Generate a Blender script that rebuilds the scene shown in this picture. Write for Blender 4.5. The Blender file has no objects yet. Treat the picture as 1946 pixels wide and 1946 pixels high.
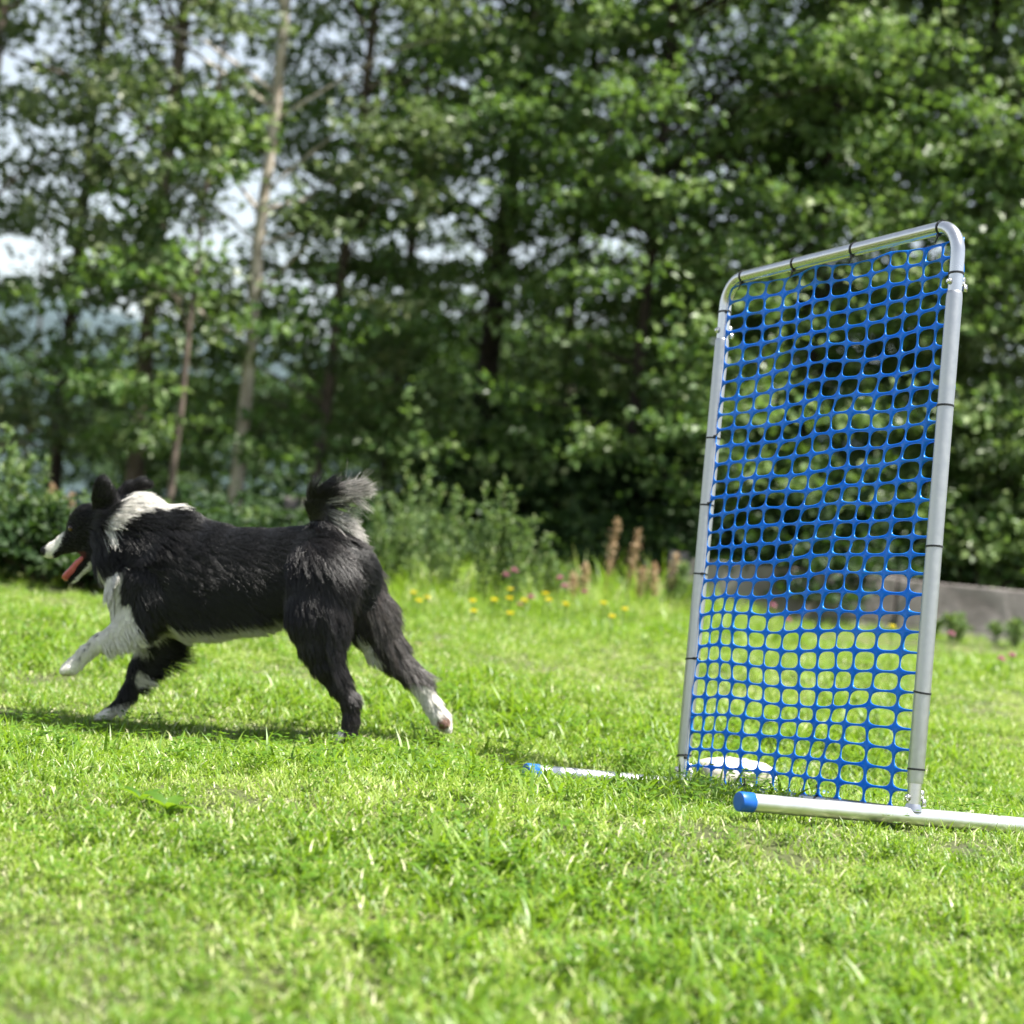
import bpy, math, random
import numpy as np
from mathutils import Vector, Matrix, kdtree

rng = np.random.default_rng(7)
random.seed(7)
scene = bpy.context.scene
COL = scene.collection
R = math.radians

# ------------------------------------------------------------------ camera
F, CX = 4000.0, 973.0                    # focal length and centre of the 1946 px photograph
CAM_Z = 0.42
PITCH, ROLL = math.atan(117 / F), R(5.4)
r0 = np.array([1.0, 0, 0]); f0 = np.array([0, math.cos(PITCH), math.sin(PITCH)])
u0 = np.array([0, -math.sin(PITCH), math.cos(PITCH)])
c_r = r0 * math.cos(ROLL) + u0 * math.sin(ROLL)
c_u = u0 * math.cos(ROLL) - r0 * math.sin(ROLL)
c_o = np.array([0, 0, CAM_Z])
cam_d = bpy.data.cameras.new('camera'); cam = bpy.data.objects.new('camera', cam_d); COL.objects.link(cam)
m = Matrix.Identity(4)
for i in range(3):
    m[i][0], m[i][1], m[i][2], m[i][3] = c_r[i], c_u[i], -f0[i], c_o[i]
cam.matrix_world = m
cam_d.sensor_width = 36; cam_d.lens = 36 * F / 1946
cam_d.clip_start = 0.05; cam_d.clip_end = 3000
cam_d.dof.use_dof = True; cam_d.dof.focus_distance = 4.22; cam_d.dof.aperture_fstop = 2.9
cam_d.dof.aperture_blades = 9
scene.camera = cam

def c2w(p):                               # camera axes (right, down, forward) -> world
    p = np.asarray(p, float)
    return p[..., 0:1] * c_r - p[..., 1:2] * c_u + p[..., 2:3] * f0 + c_o
def P(px, py, d):
    return c2w(np.array([(px - CX) / F * d, (py - CX) / F * d, d]))

# ------------------------------------------------------------------ sky and sun
SUN = np.array([0.39, -0.10, 0.92]); SUN /= np.linalg.norm(SUN)
w = bpy.data.worlds.new('World'); scene.world = w; w.use_nodes = True
nt = w.node_tree; nt.nodes.clear()
sky = nt.nodes.new('ShaderNodeTexSky'); sky.sky_type = 'NISHITA'; sky.sun_disc = False
sky.sun_elevation = math.asin(SUN[2]); sky.sun_rotation = math.atan2(SUN[0], SUN[1])
sky.air_density = 1.2; sky.dust_density = 0.8; sky.ozone_density = 1.0
bg = nt.nodes.new('ShaderNodeBackground'); bg.inputs[1].default_value = 0.074
wo = nt.nodes.new('ShaderNodeOutputWorld')
hs_ = nt.nodes.new('ShaderNodeHueSaturation'); hs_.inputs['Saturation'].default_value = 0.50      # thin summer haze
nt.links.new(sky.outputs[0], hs_.inputs['Color']); nt.links.new(hs_.outputs[0], bg.inputs[0]); nt.links.new(bg.outputs[0], wo.inputs[0])
sd = bpy.data.lights.new('sun', 'SUN'); sd.energy = 5.0; sd.angle = R(0.53); sd.color = (1, 0.955, 0.88)
so = bpy.data.objects.new('sun', sd); COL.objects.link(so)
so.rotation_euler = Vector(-SUN).to_track_quat('-Z', 'Y').to_euler(); so.location = (6, 3, 12)
scene.view_settings.view_transform = 'Standard'; scene.view_settings.look = 'None'
scene.view_settings.gamma = 1; scene.view_settings.use_curve_mapping = False
scene.view_settings.exposure = 1.55
scene.render.engine = 'CYCLES'
scene.cycles.max_bounces = 6; scene.cycles.diffuse_bounces = 1; scene.cycles.transmission_bounces = 2; scene.cycles.glossy_bounces = 2
scene.cycles.caustics_reflective = False; scene.cycles.caustics_refractive = False
scene.cycles.use_denoising = True

# ------------------------------------------------------------------ helpers
def tag(o, label=None, cat=None, group=None, kind=None):
    if label: o['label'] = label
    if cat: o['category'] = cat
    if group: o['group'] = group
    if kind: o['kind'] = kind
    return o
def empty(name, loc=(0, 0, 0)):
    o = bpy.data.objects.new(name, None); o.location = loc; o.empty_display_size = 0.1
    COL.objects.link(o); return o
def np_mesh(name, V, Fc, smooth=True):
    V = np.ascontiguousarray(V, np.float32)
    me = bpy.data.meshes.new(name)
    faces = Fc if isinstance(Fc, list) else [Fc]
    faces = [np.asarray(f, np.int32) for f in faces if len(f)]
    nl = sum(f.size for f in faces); nf = sum(len(f) for f in faces)
    me.vertices.add(len(V)); me.vertices.foreach_set('co', V.ravel())
    me.loops.add(nl); me.loops.foreach_set('vertex_index', np.concatenate([f.ravel() for f in faces]))
    me.polygons.add(nf)
    cnt = np.concatenate([np.full(len(f), f.shape[1], np.int32) for f in faces])
    st = np.concatenate([[0], np.cumsum(cnt)[:-1]]).astype(np.int32)
    me.polygons.foreach_set('loop_start', st)
    me.update(calc_edges=True); me.validate()
    me.polygons.foreach_set('use_smooth', np.full(len(me.polygons), smooth))
    return me
def mobj(name, me, mat=None, parent=None, loc=None):
    o = bpy.data.objects.new(name, me); COL.objects.link(o)
    if mat: me.materials.append(mat) if not me.materials else None
    if parent: o.parent = parent
    if loc is not None: o.location = loc
    return o
class MB:
    """collects pieces into one mesh"""
    def __init__(s): s.v = []; s.f = {3: [], 4: []}; s.n = 0
    def add(s, V, Fc):
        V = np.asarray(V, float); Fc = np.asarray(Fc, int)
        s.v.append(V); s.f[Fc.shape[1]].append(Fc + s.n); s.n += len(V)
    def tube(s, pts, rad, seg=12, caps=True, flat=None):
        pts = np.asarray(pts, float); n = len(pts); rad = np.broadcast_to(np.asarray(rad, float), (n,))
        T = np.gradient(pts, axis=0); T /= np.linalg.norm(T, axis=1)[:, None] + 1e-12
        ref = np.array([0, 0, 1.0]) if abs(T[0][2]) < 0.9 else np.array([1.0, 0, 0])
        N = np.cross(T[0], ref); N /= np.linalg.norm(N); V = []
        for i in range(n):
            N = N - T[i] * (N @ T[i]); N /= np.linalg.norm(N) + 1e-12
            B = np.cross(T[i], N)
            a = np.arange(seg) / seg * 2 * math.pi
            V.append(pts[i] + rad[i] * (np.cos(a)[:, None] * N + np.sin(a)[:, None] * B))
        V = np.concatenate(V); q = []
        for i in range(n - 1):
            for k in range(seg):
                a, b = i * seg + k, i * seg + (k + 1) % seg
                q.append((a, b, b + seg, a + seg))
        base = s.n; s.add(V, q)
        if caps:
            for i, flip in ((0, 1), (n - 1, 0)):
                ring = [i * seg + k for k in range(seg)]
                VV = np.concatenate([V[ring], pts[i][None]])
                t = [(k, (k + 1) % seg, seg) if not flip else ((k + 1) % seg, k, seg) for k in range(seg)]
                s.add(VV, t)
    def box(s, c, h, rotm=None):
        c = np.asarray(c, float); h = np.asarray(h, float)
        V = np.array([[x, y, z] for x in (-1, 1) for y in (-1, 1) for z in (-1, 1)], float) * h
        if rotm is not None: V = V @ np.asarray(rotm).T
        s.add(V + c, [(0, 1, 3, 2), (4, 6, 7, 5), (0, 4, 5, 1), (2, 3, 7, 6), (0, 2, 6, 4), (1, 5, 7, 3)])
    def mesh(s, name, smooth=True):
        V = np.concatenate(s.v)
        return np_mesh(name, V, [np.concatenate(s.f[k]) for k in (3, 4) if s.f[k]], smooth)

# cheap value noise in 2-D
_tab = rng.random((64, 64))
def vnoise(x, y, sc):
    x = np.asarray(x, float) / sc + 100; y = np.asarray(y, float) / sc + 100
    xi, yi = np.floor(x).astype(int), np.floor(y).astype(int); fx, fy = x - xi, y - yi
    fx = fx * fx * (3 - 2 * fx); fy = fy * fy * (3 - 2 * fy)
    t = lambda a, b: _tab[a % 64, b % 64]
    return (t(xi, yi) * (1 - fx) + t(xi + 1, yi) * fx) * (1 - fy) + (t(xi, yi + 1) * (1 - fx) + t(xi + 1, yi + 1) * fx) * fy

# ------------------------------------------------------------------ materials
def mat(name):
    mt = bpy.data.materials.new(name); mt.use_nodes = True
    return mt, mt.node_tree, mt.node_tree.nodes['Principled BSDF']
def setp(b, **k):
    for n, v in k.items(): b.inputs[n.replace('_', ' ')].default_value = v
def noise_col(t, scale, stops, coord='Object', detail=4, out=None):
    tc = t.nodes.new('ShaderNodeTexCoord'); n = t.nodes.new('ShaderNodeTexNoise')
    n.inputs['Scale'].default_value = scale; n.inputs['Detail'].default_value = detail
    cr = t.nodes.new('ShaderNodeValToRGB'); t.links.new(tc.outputs[coord], n.inputs['Vector']); t.links.new(n.outputs[0], cr.inputs[0])
    el = cr.color_ramp.elements
    while len(el) < len(stops): el.new(0.5)
    for e, (p, c) in zip(el, stops): e.position = p; e.color = (*c, 1)
    return cr, n
def bump(t, b, src, strength, dist=0.01):
    bp = t.nodes.new('ShaderNodeBump'); bp.inputs['Strength'].default_value = strength; bp.inputs['Distance'].default_value = dist
    t.links.new(src, bp.inputs['Height']); t.links.new(bp.outputs[0], b.inputs['Normal'])

def metal(name, base, rough, scale):
    mt, t, b = mat(name); setp(b, Metallic=1.0, Roughness=rough)
    cr, n = noise_col(t, scale, [(0.3, tuple(c * .86 for c in base)), (0.75, base)])
    n.inputs['Detail'].default_value = 8
    t.links.new(cr.outputs[0], b.inputs['Base Color'])
    mr = t.nodes.new('ShaderNodeMapRange'); mr.inputs[3].default_value = rough * .7; mr.inputs[4].default_value = rough * 1.35
    t.links.new(n.outputs[0], mr.inputs[0]); t.links.new(mr.outputs[0], b.inputs['Roughness'])
    bump(t, b, n.outputs[0], 0.06, 0.002)
    return mt
M_ALU = metal('brushed_aluminium', (0.52, 0.53, 0.545), 0.38, 60)
M_ALU2 = metal('polished_aluminium', (0.66, 0.665, 0.67), 0.24, 40)
M_ALU3 = metal('satin_aluminium', (0.80, 0.80, 0.79), 0.40, 30)
M_ZINC = metal('zinc', (0.75, 0.74, 0.70), 0.25, 120)
def plastic(name, c, rough, trans=0.0):
    mt, t, b = mat(name); setp(b, Base_Color=(*c, 1), Roughness=rough)
    cr, n = noise_col(t, 30, [(0.3, tuple(x * .8 for x in c)), (0.7, c)])
    t.links.new(cr.outputs[0], b.inputs['Base Color'])
    if trans:
        tr = t.nodes.new('ShaderNodeBsdfTranslucent'); tr.inputs[0].default_value = (*c, 1)
        mx = t.nodes.new('ShaderNodeMixShader'); mx.inputs[0].default_value = trans
        out = t.nodes['Material Output']
        t.links.new(b.outputs[0], mx.inputs[1]); t.links.new(tr.outputs[0], mx.inputs[2]); t.links.new(mx.outputs[0], out.inputs[0])
    return mt
M_NET = plastic('blue_netting', (0.002, 0.250, 0.82), 0.28, 0.40)
M_CAP = plastic('blue_cap', (0.006, 0.11, 0.50), 0.38)
M_TIE = plastic('black_nylon', (0.012, 0.012, 0.013), 0.4)

def leafmat(name, stops, trans=0.4, tcol=(0.30, 0.42, 0.05), rough=0.38, attr='rnd', spec=0.5):
    mt, t, b = mat(name); setp(b, Roughness=rough)
    b.inputs['Specular IOR Level'].default_value = spec
    at = t.nodes.new('ShaderNodeAttribute'); at.attribute_name = attr
    cr = t.nodes.new('ShaderNodeValToRGB'); el = cr.color_ramp.elements
    while len(el) < len(stops): el.new(.5)
    for e, (p, c) in zip(el, stops): e.position = p; e.color = (*c, 1)
    t.links.new(at.outputs['Fac'], cr.inputs[0]); t.links.new(cr.outputs[0], b.inputs['Base Color'])
    tr = t.nodes.new('ShaderNodeBsdfTranslucent')
    mixc = t.nodes.new('ShaderNodeMixRGB'); mixc.blend_type = 'MIX'; mixc.inputs[0].default_value = 0.55
    mixc.inputs[2].default_value = (*tcol, 1); t.links.new(cr.outputs[0], mixc.inputs[1]); t.links.new(mixc.outputs[0], tr.inputs[0])
    mx = t.nodes.new('ShaderNodeMixShader'); mx.inputs[0].default_value = trans
    t.links.new(b.outputs[0], mx.inputs[1]); t.links.new(tr.outputs[0], mx.inputs[2])
    t.links.new(mx.outputs[0], t.nodes['Material Output'].inputs[0])
    return mt
M_GRASS = leafmat('grass_blade', [(0, (0.036, 0.105, 0.007)), (0.30, (0.104, 0.212, 0.013)), (0.58, (0.220, 0.328, 0.044)), (0.78, (0.40, 0.47, 0.14)), (1.0, (0.72, 0.69, 0.46))],
                  0.40, (0.35, 0.57, 0.02), 0.44, spec=.5)
M_LEAF = leafmat('tree_leaf', [(0, (0.028, 0.068, 0.014)), (0.4, (0.090, 0.165, 0.042)), (0.75, (0.205, 0.285, 0.100)), (1.0, (0.34, 0.39, 0.18))], 0.36, (0.22, 0.38, 0.04), 0.42, spec=.42)
M_LEAF2 = leafmat('willow_leaf', [(0, (0.036, 0.065, 0.022)), (0.5, (0.100, 0.145, 0.055)), (0.85, (0.20, 0.24, 0.11)), (1.0, (0.33, 0.32, 0.17))], 0.34, (0.20, 0.31, 0.06), 0.42, spec=.42)
M_LEAF_SHADE = leafmat('shrub_leaf', [(0, (0.014, 0.034, 0.010)), (0.6, (0.030, 0.064, 0.018)), (1.0, (0.08, 0.12, 0.04))], 0.28, (0.09, 0.18, 0.02), 0.55, spec=.25)  # darker leaf green: the shade under the trees is put into the colour
M_WEED = leafmat('weed_leaf', [(0, (0.08, 0.15, 0.045)), (0.6, (0.16, 0.25, 0.08)), (1.0, (0.28, 0.34, 0.13))], 0.35, (0.2, 0.32, 0.04), 0.5)
M_DRY = leafmat('dry_seed', [(0, (0.30, 0.19, 0.10)), (0.6, (0.48, 0.34, 0.20)), (1.0, (0.60, 0.46, 0.30))], 0.3, (0.5, 0.34, 0.15), 0.7)
M_YEL = leafmat('yellow_petal', [(0, (0.74, 0.60, 0.01)), (1.0, (0.82, 0.72, 0.03))], 0.3, (0.8, 0.66, 0.0), 0.5)
M_PINK = leafmat('pink_petal', [(0, (0.42, 0.13, 0.22)), (1.0, (0.62, 0.30, 0.38))], 0.3, (0.5, 0.2, 0.25), 0.6)
def bark(name, a, b_, scale):
    mt, t, b = mat(name); setp(b, Roughness=0.85)
    cr, n = noise_col(t, scale, [(0.32, a), (0.68, b_)], detail=8)
    n.inputs['Distortion'].default_value = 0.6
    t.links.new(cr.outputs[0], b.inputs['Base Color']); bump(t, b, n.outputs[0], 0.6, 0.02)
    return mt
M_BARK_PALE = bark('pale_bark', (0.28, 0.23, 0.18), (0.58, 0.52, 0.44), 9)
M_BARK = bark('grey_brown_bark', (0.06, 0.045, 0.036), (0.20, 0.155, 0.125), 12)
M_BARK_DK = bark('dark_bark', (0.018, 0.013, 0.010), (0.07, 0.05, 0.04), 10)
M_WALL = bark('weathered_grey_board', (0.15, 0.13, 0.122), (0.29, 0.26, 0.25), 7)
M_BLOCK = bark('shaded_grey_stone', (0.09, 0.08, 0.075), (0.17, 0.15, 0.145), 9)  # grey darkened in the colour itself for the shade it stands in
M_STONE = bark('pale_stone', (0.42, 0.37, 0.31), (0.72, 0.66, 0.58), 14)
M_HILL = bark('hazy_wooded_hill', (0.016, 0.034, 0.040), (0.038, 0.066, 0.074), 0.05)  # blue-green base colour stands in for the haze of distance

mt, t, b = mat('lawn_soil'); setp(b, Roughness=0.95)
cr, n = noise_col(t, 5.0, [(0.3, (0.035, 0.04, 0.014)), (0.55, (0.07, 0.085, 0.022)), (0.75, (0.16, 0.14, 0.06))], detail=10)
t.links.new(cr.outputs[0], b.inputs['Base Color']); bump(t, b, n.outputs[0], 0.5, 0.02)
M_SOIL = mt

# ------------------------------------------------------------------ lawn
GM = np.array([[-0.46965, -0.87718, 0.09989], [0.04158, -0.13500, -0.98997], [0.88187, -0.46079, 0.09988]])   # local axes in camera axes
GO = np.array([0.7609, 0.5788, 4.0]); GW, GL, GT, JL, JU = 0.812, 0.398, 1.155, 0.063, 1.0187
C3 = np.stack([c_r, -c_u, f0], 1)
gmw = C3 @ GM
_py = np.array([-40, 0, 1.5, 2.3, 3.0, 3.5, 3.9, 4.3, 4.7, 5.2, 6.0, 7.0, 8.0, 9.0, 11, 14, 20, 60, 2000])
_pz = np.array([-.6, -.38, -.265, -.185, -.108, -.05, -.008, -.012, -.022, .005, .085, .165, .238, .290, .36, .41, .45, .5, .5])
_h = np.arange(-40, 60, 0.05); _hz = np.interp(_h, _py, _pz)
_k = np.exp(-np.linspace(-2, 2, 13) ** 2); _k /= _k.sum()
_hz = np.convolve(np.pad(_hz, 6, mode='edge'), _k, 'valid')
SEATS = []                                # the turf is settled under the two feet of the gate
for gxp, below in ((0, (.036, .030, .026, .024, .022)), (GW, (.046, .044, .036, .028, .024))):
    for yl, bl_ in zip((.37, .18, 0, -.18, -.37), below):
        q = c2w(GO + GM @ np.array([gxp, yl, 0])); SEATS.append((q[0], q[1], q[2] - bl_))
def ground(x, y):
    x = np.asarray(x, float); y = np.asarray(y, float)
    z = np.interp(y, _h, _hz)
    near = np.clip((14 - y) / 6, 0, 1)
    z = z - .028 * np.clip((-x - .25) / .6, 0, 1) * np.clip((8 - y) / 2, 0, 1)
    z = z + near * ((vnoise(x, y, 0.9) - .5) * 0.026 + (vnoise(x + 7, y, 0.33) - .5) * 0.012)
    ws = np.zeros_like(z); wz = np.zeros_like(z); wm_ = np.zeros_like(z)
    for tx, ty, tz in SEATS:
        w_ = np.exp(-((x - tx) ** 2 + (y - ty) ** 2) / .0196); ws = ws + w_; wz = wz + w_ * tz; wm_ = np.maximum(wm_, w_)
    return np.where(ws > 1e-6, z * (1 - wm_) + wz / (ws + 1e-12) * wm_, z)
def axis(lo, hi, fine_lo, fine_hi, step, grow):
    a = list(np.arange(fine_lo, fine_hi + 1e-6, step)); s = step
    while a[-1] < hi: s *= grow; a.append(a[-1] + s)
    s = step
    while a[0] > lo: s *= grow; a.insert(0, a[0] - s)
    return np.array(a)
gx = axis(-900, 900, -4, 4, 0.08, 1.25); gy = axis(-60, 1500, 1.2, 10, 0.08, 1.25)
X, Y = np.meshgrid(gx, gy); Z = ground(X, Y)
V = np.stack([X, Y, Z], -1).reshape(-1, 3); nx = len(gx)
ii, jj = np.meshgrid(np.arange(nx - 1), np.arange(len(gy) - 1)); a = (jj * nx + ii).ravel()
lawn = mobj('lawn', np_mesh('lawn', V, np.stack([a, a + 1, a + nx + 1, a + nx], 1)), M_SOIL); tag(lawn, kind='structure')

# ------------------------------------------------------------------ grass
def blades(n, spread, hmin, hmax, wmin, wmax, col, bend=0.5, seg=3, flatter=0.0):
    """n curved blades; returns V, Quads, Tris, rnd-per-vertex"""
    ang = rng.random(n) * 2 * math.pi; rr = np.sqrt(rng.random(n)) * spread
    root = np.stack([np.cos(ang) * rr, np.sin(ang) * rr, np.full(n, -0.004)], 1)
    yaw = rng.random(n) * 2 * math.pi; h = hmin + (hmax - hmin) * rng.random(n) ** 1.3; wd = wmin + (wmax - wmin) * rng.random(n)
    lean = flatter + bend * rng.random(n) * 0.6; curl = bend * (0.3 + rng.random(n))
    d = np.stack([np.cos(yaw), np.sin(yaw), np.zeros(n)], 1); tw = yaw + math.pi / 2 + (rng.random(n) - .5) * 1.2
    s = np.stack([np.cos(tw), np.sin(tw), np.zeros(n)], 1)
    V = []; ts = np.linspace(0, 1, seg + 1)
    for i, tt in enumerate(ts):
        th = lean + curl * tt
        hor = h * tt * np.sin(th); ver = h * tt * np.cos(th)
        c = root + d * hor[:, None] + np.array([0, 0, 1]) * ver[:, None]
        ww = wd * (1 - tt ** 2.2) * (0.75 + 0.5 * min(tt * 3, 1)) * .5
        if i < seg: V += [c - s * ww[:, None], c + s * ww[:, None]]
        else: V += [c]
    k = 2 * seg + 1
    V = np.stack(V, 1).reshape(-1, 3); base = np.arange(n) * k
    q = np.concatenate([np.stack([base + 2 * i, base + 2 * i + 1, base + 2 * i + 3, base + 2 * i + 2], 1) for i in range(seg - 1)])
    t = np.stack([base + 2 * seg - 2, base + 2 * seg - 1, base + 2 * seg], 1)
    lo, hi = col; cv = lo + (hi - lo) * rng.random(n)
    grad = np.concatenate([[0.16 * (1 - x), 0.16 * (1 - x)] if i < seg else [0.02] for i, x in enumerate(ts)])   # paler at the root sheath
    rv = np.clip(cv[:, None] + grad[None], 0, 1).ravel()
    return V, q, t, rv
def join(parts):
    V, q, t, rv, o = [], [], [], [], 0
    for a, b_, c, d in parts:
        V.append(a); q.append(b_ + o); t.append(c + o); rv.append(d); o += len(a)
    return np.concatenate(V), np.concatenate(q), np.concatenate(t), np.concatenate(rv)
def add_attr(me, name, vals, dom='POINT', typ='FLOAT'):
    at = me.attributes.new(name, typ, dom)
    at.data.foreach_set('vector' if typ == 'FLOAT_VECTOR' else 'value', np.ascontiguousarray(vals).ravel())
def clover(n, spread):
    V, q, tr, rv = [], [], [], []; o = 0
    for i in range(n):
        a = rng.random() * 6.28; r_ = math.sqrt(rng.random()) * spread; h = 0.02 + 0.025 * rng.random()
        c = np.array([math.cos(a) * r_, math.sin(a) * r_, h]); y0 = rng.random() * 6.28; s = 0.006 + 0.004 * rng.random()
        for k in range(3):
            y = y0 + k * 2.094; d = np.array([math.cos(y), math.sin(y), 0.15]); sd_ = np.array([-math.sin(y), math.cos(y), 0])
            p = [c, c + d * s * .7 + sd_ * s * .55 , c + d * s * 1.45 + sd_ * s * .3 , c + d * s * 1.45 - sd_ * s * .3, c + d * s * .7 - sd_ * s * .55]
            V += p; q.append((o, o + 1, o + 2, o + 3)); tr.append((o, o + 3, o + 4)); rv += [0.12 + .2 * rng.random()] * 5; o += 5
    return np.array(V), np.array(q), np.array(tr), np.array(rv)

def tuft_collection(name, specs):
    c = bpy.data.collections.new(name)
    for i, parts in enumerate(specs):
        V, q, t, rv = join(parts)
        me = np_mesh(f'{name}_{i:02d}', V, [q, t]); add_attr(me, 'rnd', rv.astype(np.float32)); me.materials.append(M_GRASS)
        c.objects.link(bpy.data.objects.new(f'{name}_{i:02d}', me))
    return c
def scatter(name, pts, rot, scl, idx, coll):
    me = bpy.data.meshes.new(name); me.vertices.add(len(pts)); me.vertices.foreach_set('co', pts.astype(np.float32).ravel())
    add_attr(me, 'rot', rot.astype(np.float32), 'POINT', 'FLOAT_VECTOR'); add_attr(me, 'scl', scl.astype(np.float32))
    at = me.attributes.new('idx', 'INT', 'POINT'); at.data.foreach_set('value', idx.astype(np.int32))
    o = mobj(name, me)
    g = bpy.data.node_groups.new(name, 'GeometryNodeTree')
    g.interface.new_socket('Geometry', in_out='INPUT', socket_type='NodeSocketGeometry'); g.interface.new_socket('Geometry', in_out='OUTPUT', socket_type='NodeSocketGeometry')
    N = g.nodes; gi = N.new('NodeGroupInput'); go = N.new('NodeGroupOutput'); ip = N.new('GeometryNodeInstanceOnPoints')
    ci = N.new('GeometryNodeCollectionInfo'); ci.inputs['Collection'].default_value = coll; ci.inputs['Separate Children'].default_value = True; ci.inputs['Reset Children'].default_value = True
    def att(nm, ty):
        a_ = N.new('GeometryNodeInputNamedAttribute'); a_.data_type = ty; a_.inputs['Name'].default_value = nm; return a_.outputs[0]
    L = g.links.new
    L(gi.outputs[0], ip.inputs['Points']); L(ci.outputs[0], ip.inputs['Instance']); ip.inputs['Pick Instance'].default_value = True
    L(att('idx', 'INT'), ip.inputs['Instance Index']); L(att('rot', 'FLOAT_VECTOR'), ip.inputs['Rotation']); L(att('scl', 'FLOAT'), ip.inputs['Scale'])
    L(ip.outputs[0], go.inputs[0])
    md = o.modifiers.new('scatter', 'NODES'); md.node_group = g
    return o

specs = []
for i in range(6): specs.append([blades(28, 0.055, .020, .050, .0023, .0043, (0.08, 0.62), 1.1), blades(7, .05, .02, .05, .0016, .0032, (0.68, 1.0), 1.3)])
for i in range(3): specs.append([blades(25, 0.055, .018, .042, .0021, .0038, (0.38, 0.74), 1.0), blades(17, .05, .015, .045, .0016, .0032, (0.72, 1.0), 1.5, flatter=.4)])
for i in range(2): specs.append([blades(16, 0.055, .022, .045, .0024, .0042, (0.1, 0.6), .8), clover(9, .05)])
for i in range(2): specs.append([blades(20, 0.05, .035, .085, .0032, .0062, (0.05, 0.50), .9), blades(8, .05, .02, .05, .002, .003, (.4, .8), .9)])
lawn_tufts = tuft_collection('lawn_tuft', specs)
def edge_y(x):                           # where the mown lawn stops
    return np.interp(x, [-3, -1.4, 0, 2, 4], [6.9, 7.2, 7.9, 8.3, 8.4])
pts, rots, scls, ids = [], [], [], []
for (y0, y1, dens) in ((1.7, 3.6, 1150), (3.6, 5.6, 900), (5.6, 8.6, 650)):
    hw = y1 * 0.27 + 0.75; n_ = int((y1 - y0) * 2 * hw * dens)
    x = (rng.random(n_) * 2 - 1) * hw; y = y0 + rng.random(n_) * (y1 - y0)
    k = y < edge_y(x) + .25; x, y = x[k], y[k]
    big = vnoise(x, y, 0.55); dry = vnoise(x + 31, y + 5, 0.42) * .6 + vnoise(x + 3, y + 50, .15) * .4
    idx = rng.integers(0, 6, len(x))
    idx = np.where(rng.random(len(x)) < np.clip((dry - .42) * 3.2, 0.06, .8), rng.integers(6, 9, len(x)), idx)
    idx = np.where(rng.random(len(x)) < 0.08, rng.integers(9, 11, len(x)), idx)
    idx = np.where(rng.random(len(x)) < np.clip((big - .55) * .5, .015, .3), rng.integers(11, 13, len(x)), idx)
    k = rng.random(len(x)) > np.clip((.42 - vnoise(x + 13, y + 77, .21)) * 1.6, 0, .3) * (y > 3.3); x, y, idx, big = x[k], y[k], idx[k], big[k]
    pts.append(np.stack([x, y, ground(x, y)], 1)); ids.append(idx)
    rots.append(np.stack([(rng.random(len(x)) - .5) * .3, (rng.random(len(x)) - .5) * .3, rng.random(len(x)) * 6.28], 1))
    scls.append((0.62 + 0.6 * big) * (0.8 + .45 * rng.random(len(x))))
grass = scatter('lawn_grass', np.concatenate(pts), np.concatenate(rots), np.concatenate(scls), np.concatenate(ids), lawn_tufts)
tag(grass, 'sunlit short green lawn grass under the dog and gate', 'grass', kind='stuff')

specs = [[blades(30, 0.07, .06, .20, .003, .006, (0.05, 0.55), .9, 4), blades(8, .07, .03, .1, .004, .008, (0, .3), 1.2)] for _ in range(4)]
specs += [[blades(16, 0.07, .08, .22, .002, .004, (0.5, 0.95), .8, 4), blades(12, .07, .03, .12, .004, .009, (0, .3), 1.2)] for _ in range(2)]
meadow_tufts = tuft_collection('meadow_tuft', specs)
n_ = 15000; x = (rng.random(n_) * 2 - 1) * 4.6; y = 6.3 + rng.random(n_) * 6.5
k = (y > edge_y(x)) & ((y < edge_y(x) + 2.0) | (rng.random(n_) < .45)); x, y = x[k], y[k]
hs = np.clip(.30 + (y - edge_y(x)) * .7, .3, 1.2) * (.6 + .8 * rng.random(len(x))) * np.interp(x, [-3, -.9, -.3, .7, 1.3, 4], [.4, .4, 1, 1, .28, .28])
meadow = scatter('meadow_grass', np.stack([x, y, ground(x, y)], 1), np.stack([0 * x, 0 * x, rng.random(len(x)) * 6.28], 1), hs, rng.integers(0, 6, len(x)), meadow_tufts)
tag(meadow, 'longer unmown green grass along the back edge of lawn', 'grass', kind='stuff')

# ------------------------------------------------------------------ gate: netted frame on two feet
gate = empty('netted_gate')
m = Matrix.Identity(4); o_ = c2w(GO)
for i in range(3):
    for j in range(3): m[i][j] = gmw[i][j]
    m[i][3] = o_[i]
gate.matrix_world = m
tag(gate, 'blue netting gate in an aluminium tube frame with blue-capped feet', 'dog sport gate')
def gpart(name, mb, mt, parent=None, smooth=True):
    o = mobj(name, mb.mesh(name, smooth), mt, parent or gate); return o
def arc_path():
    rb = 0.062; p = [(0, 0, .93), (0, 0, GT - rb)]
    for a in np.linspace(0, math.pi / 2, 9)[1:]: p.append((rb - rb * math.cos(a), 0, GT - rb + rb * math.sin(a)))
    for x in np.linspace(rb, GW - rb, 6)[1:]: p.append((x, 0, GT))
    for a in np.linspace(0, math.pi / 2, 9)[1:]: p.append((GW - rb + rb * math.sin(a), 0, GT - rb + rb * math.cos(a)))
    p.append((GW, 0, .93)); return p
mb = MB(); mb.tube(arc_path(), 0.0140, 20); gpart('top_tube', mb, M_ALU2)
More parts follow.
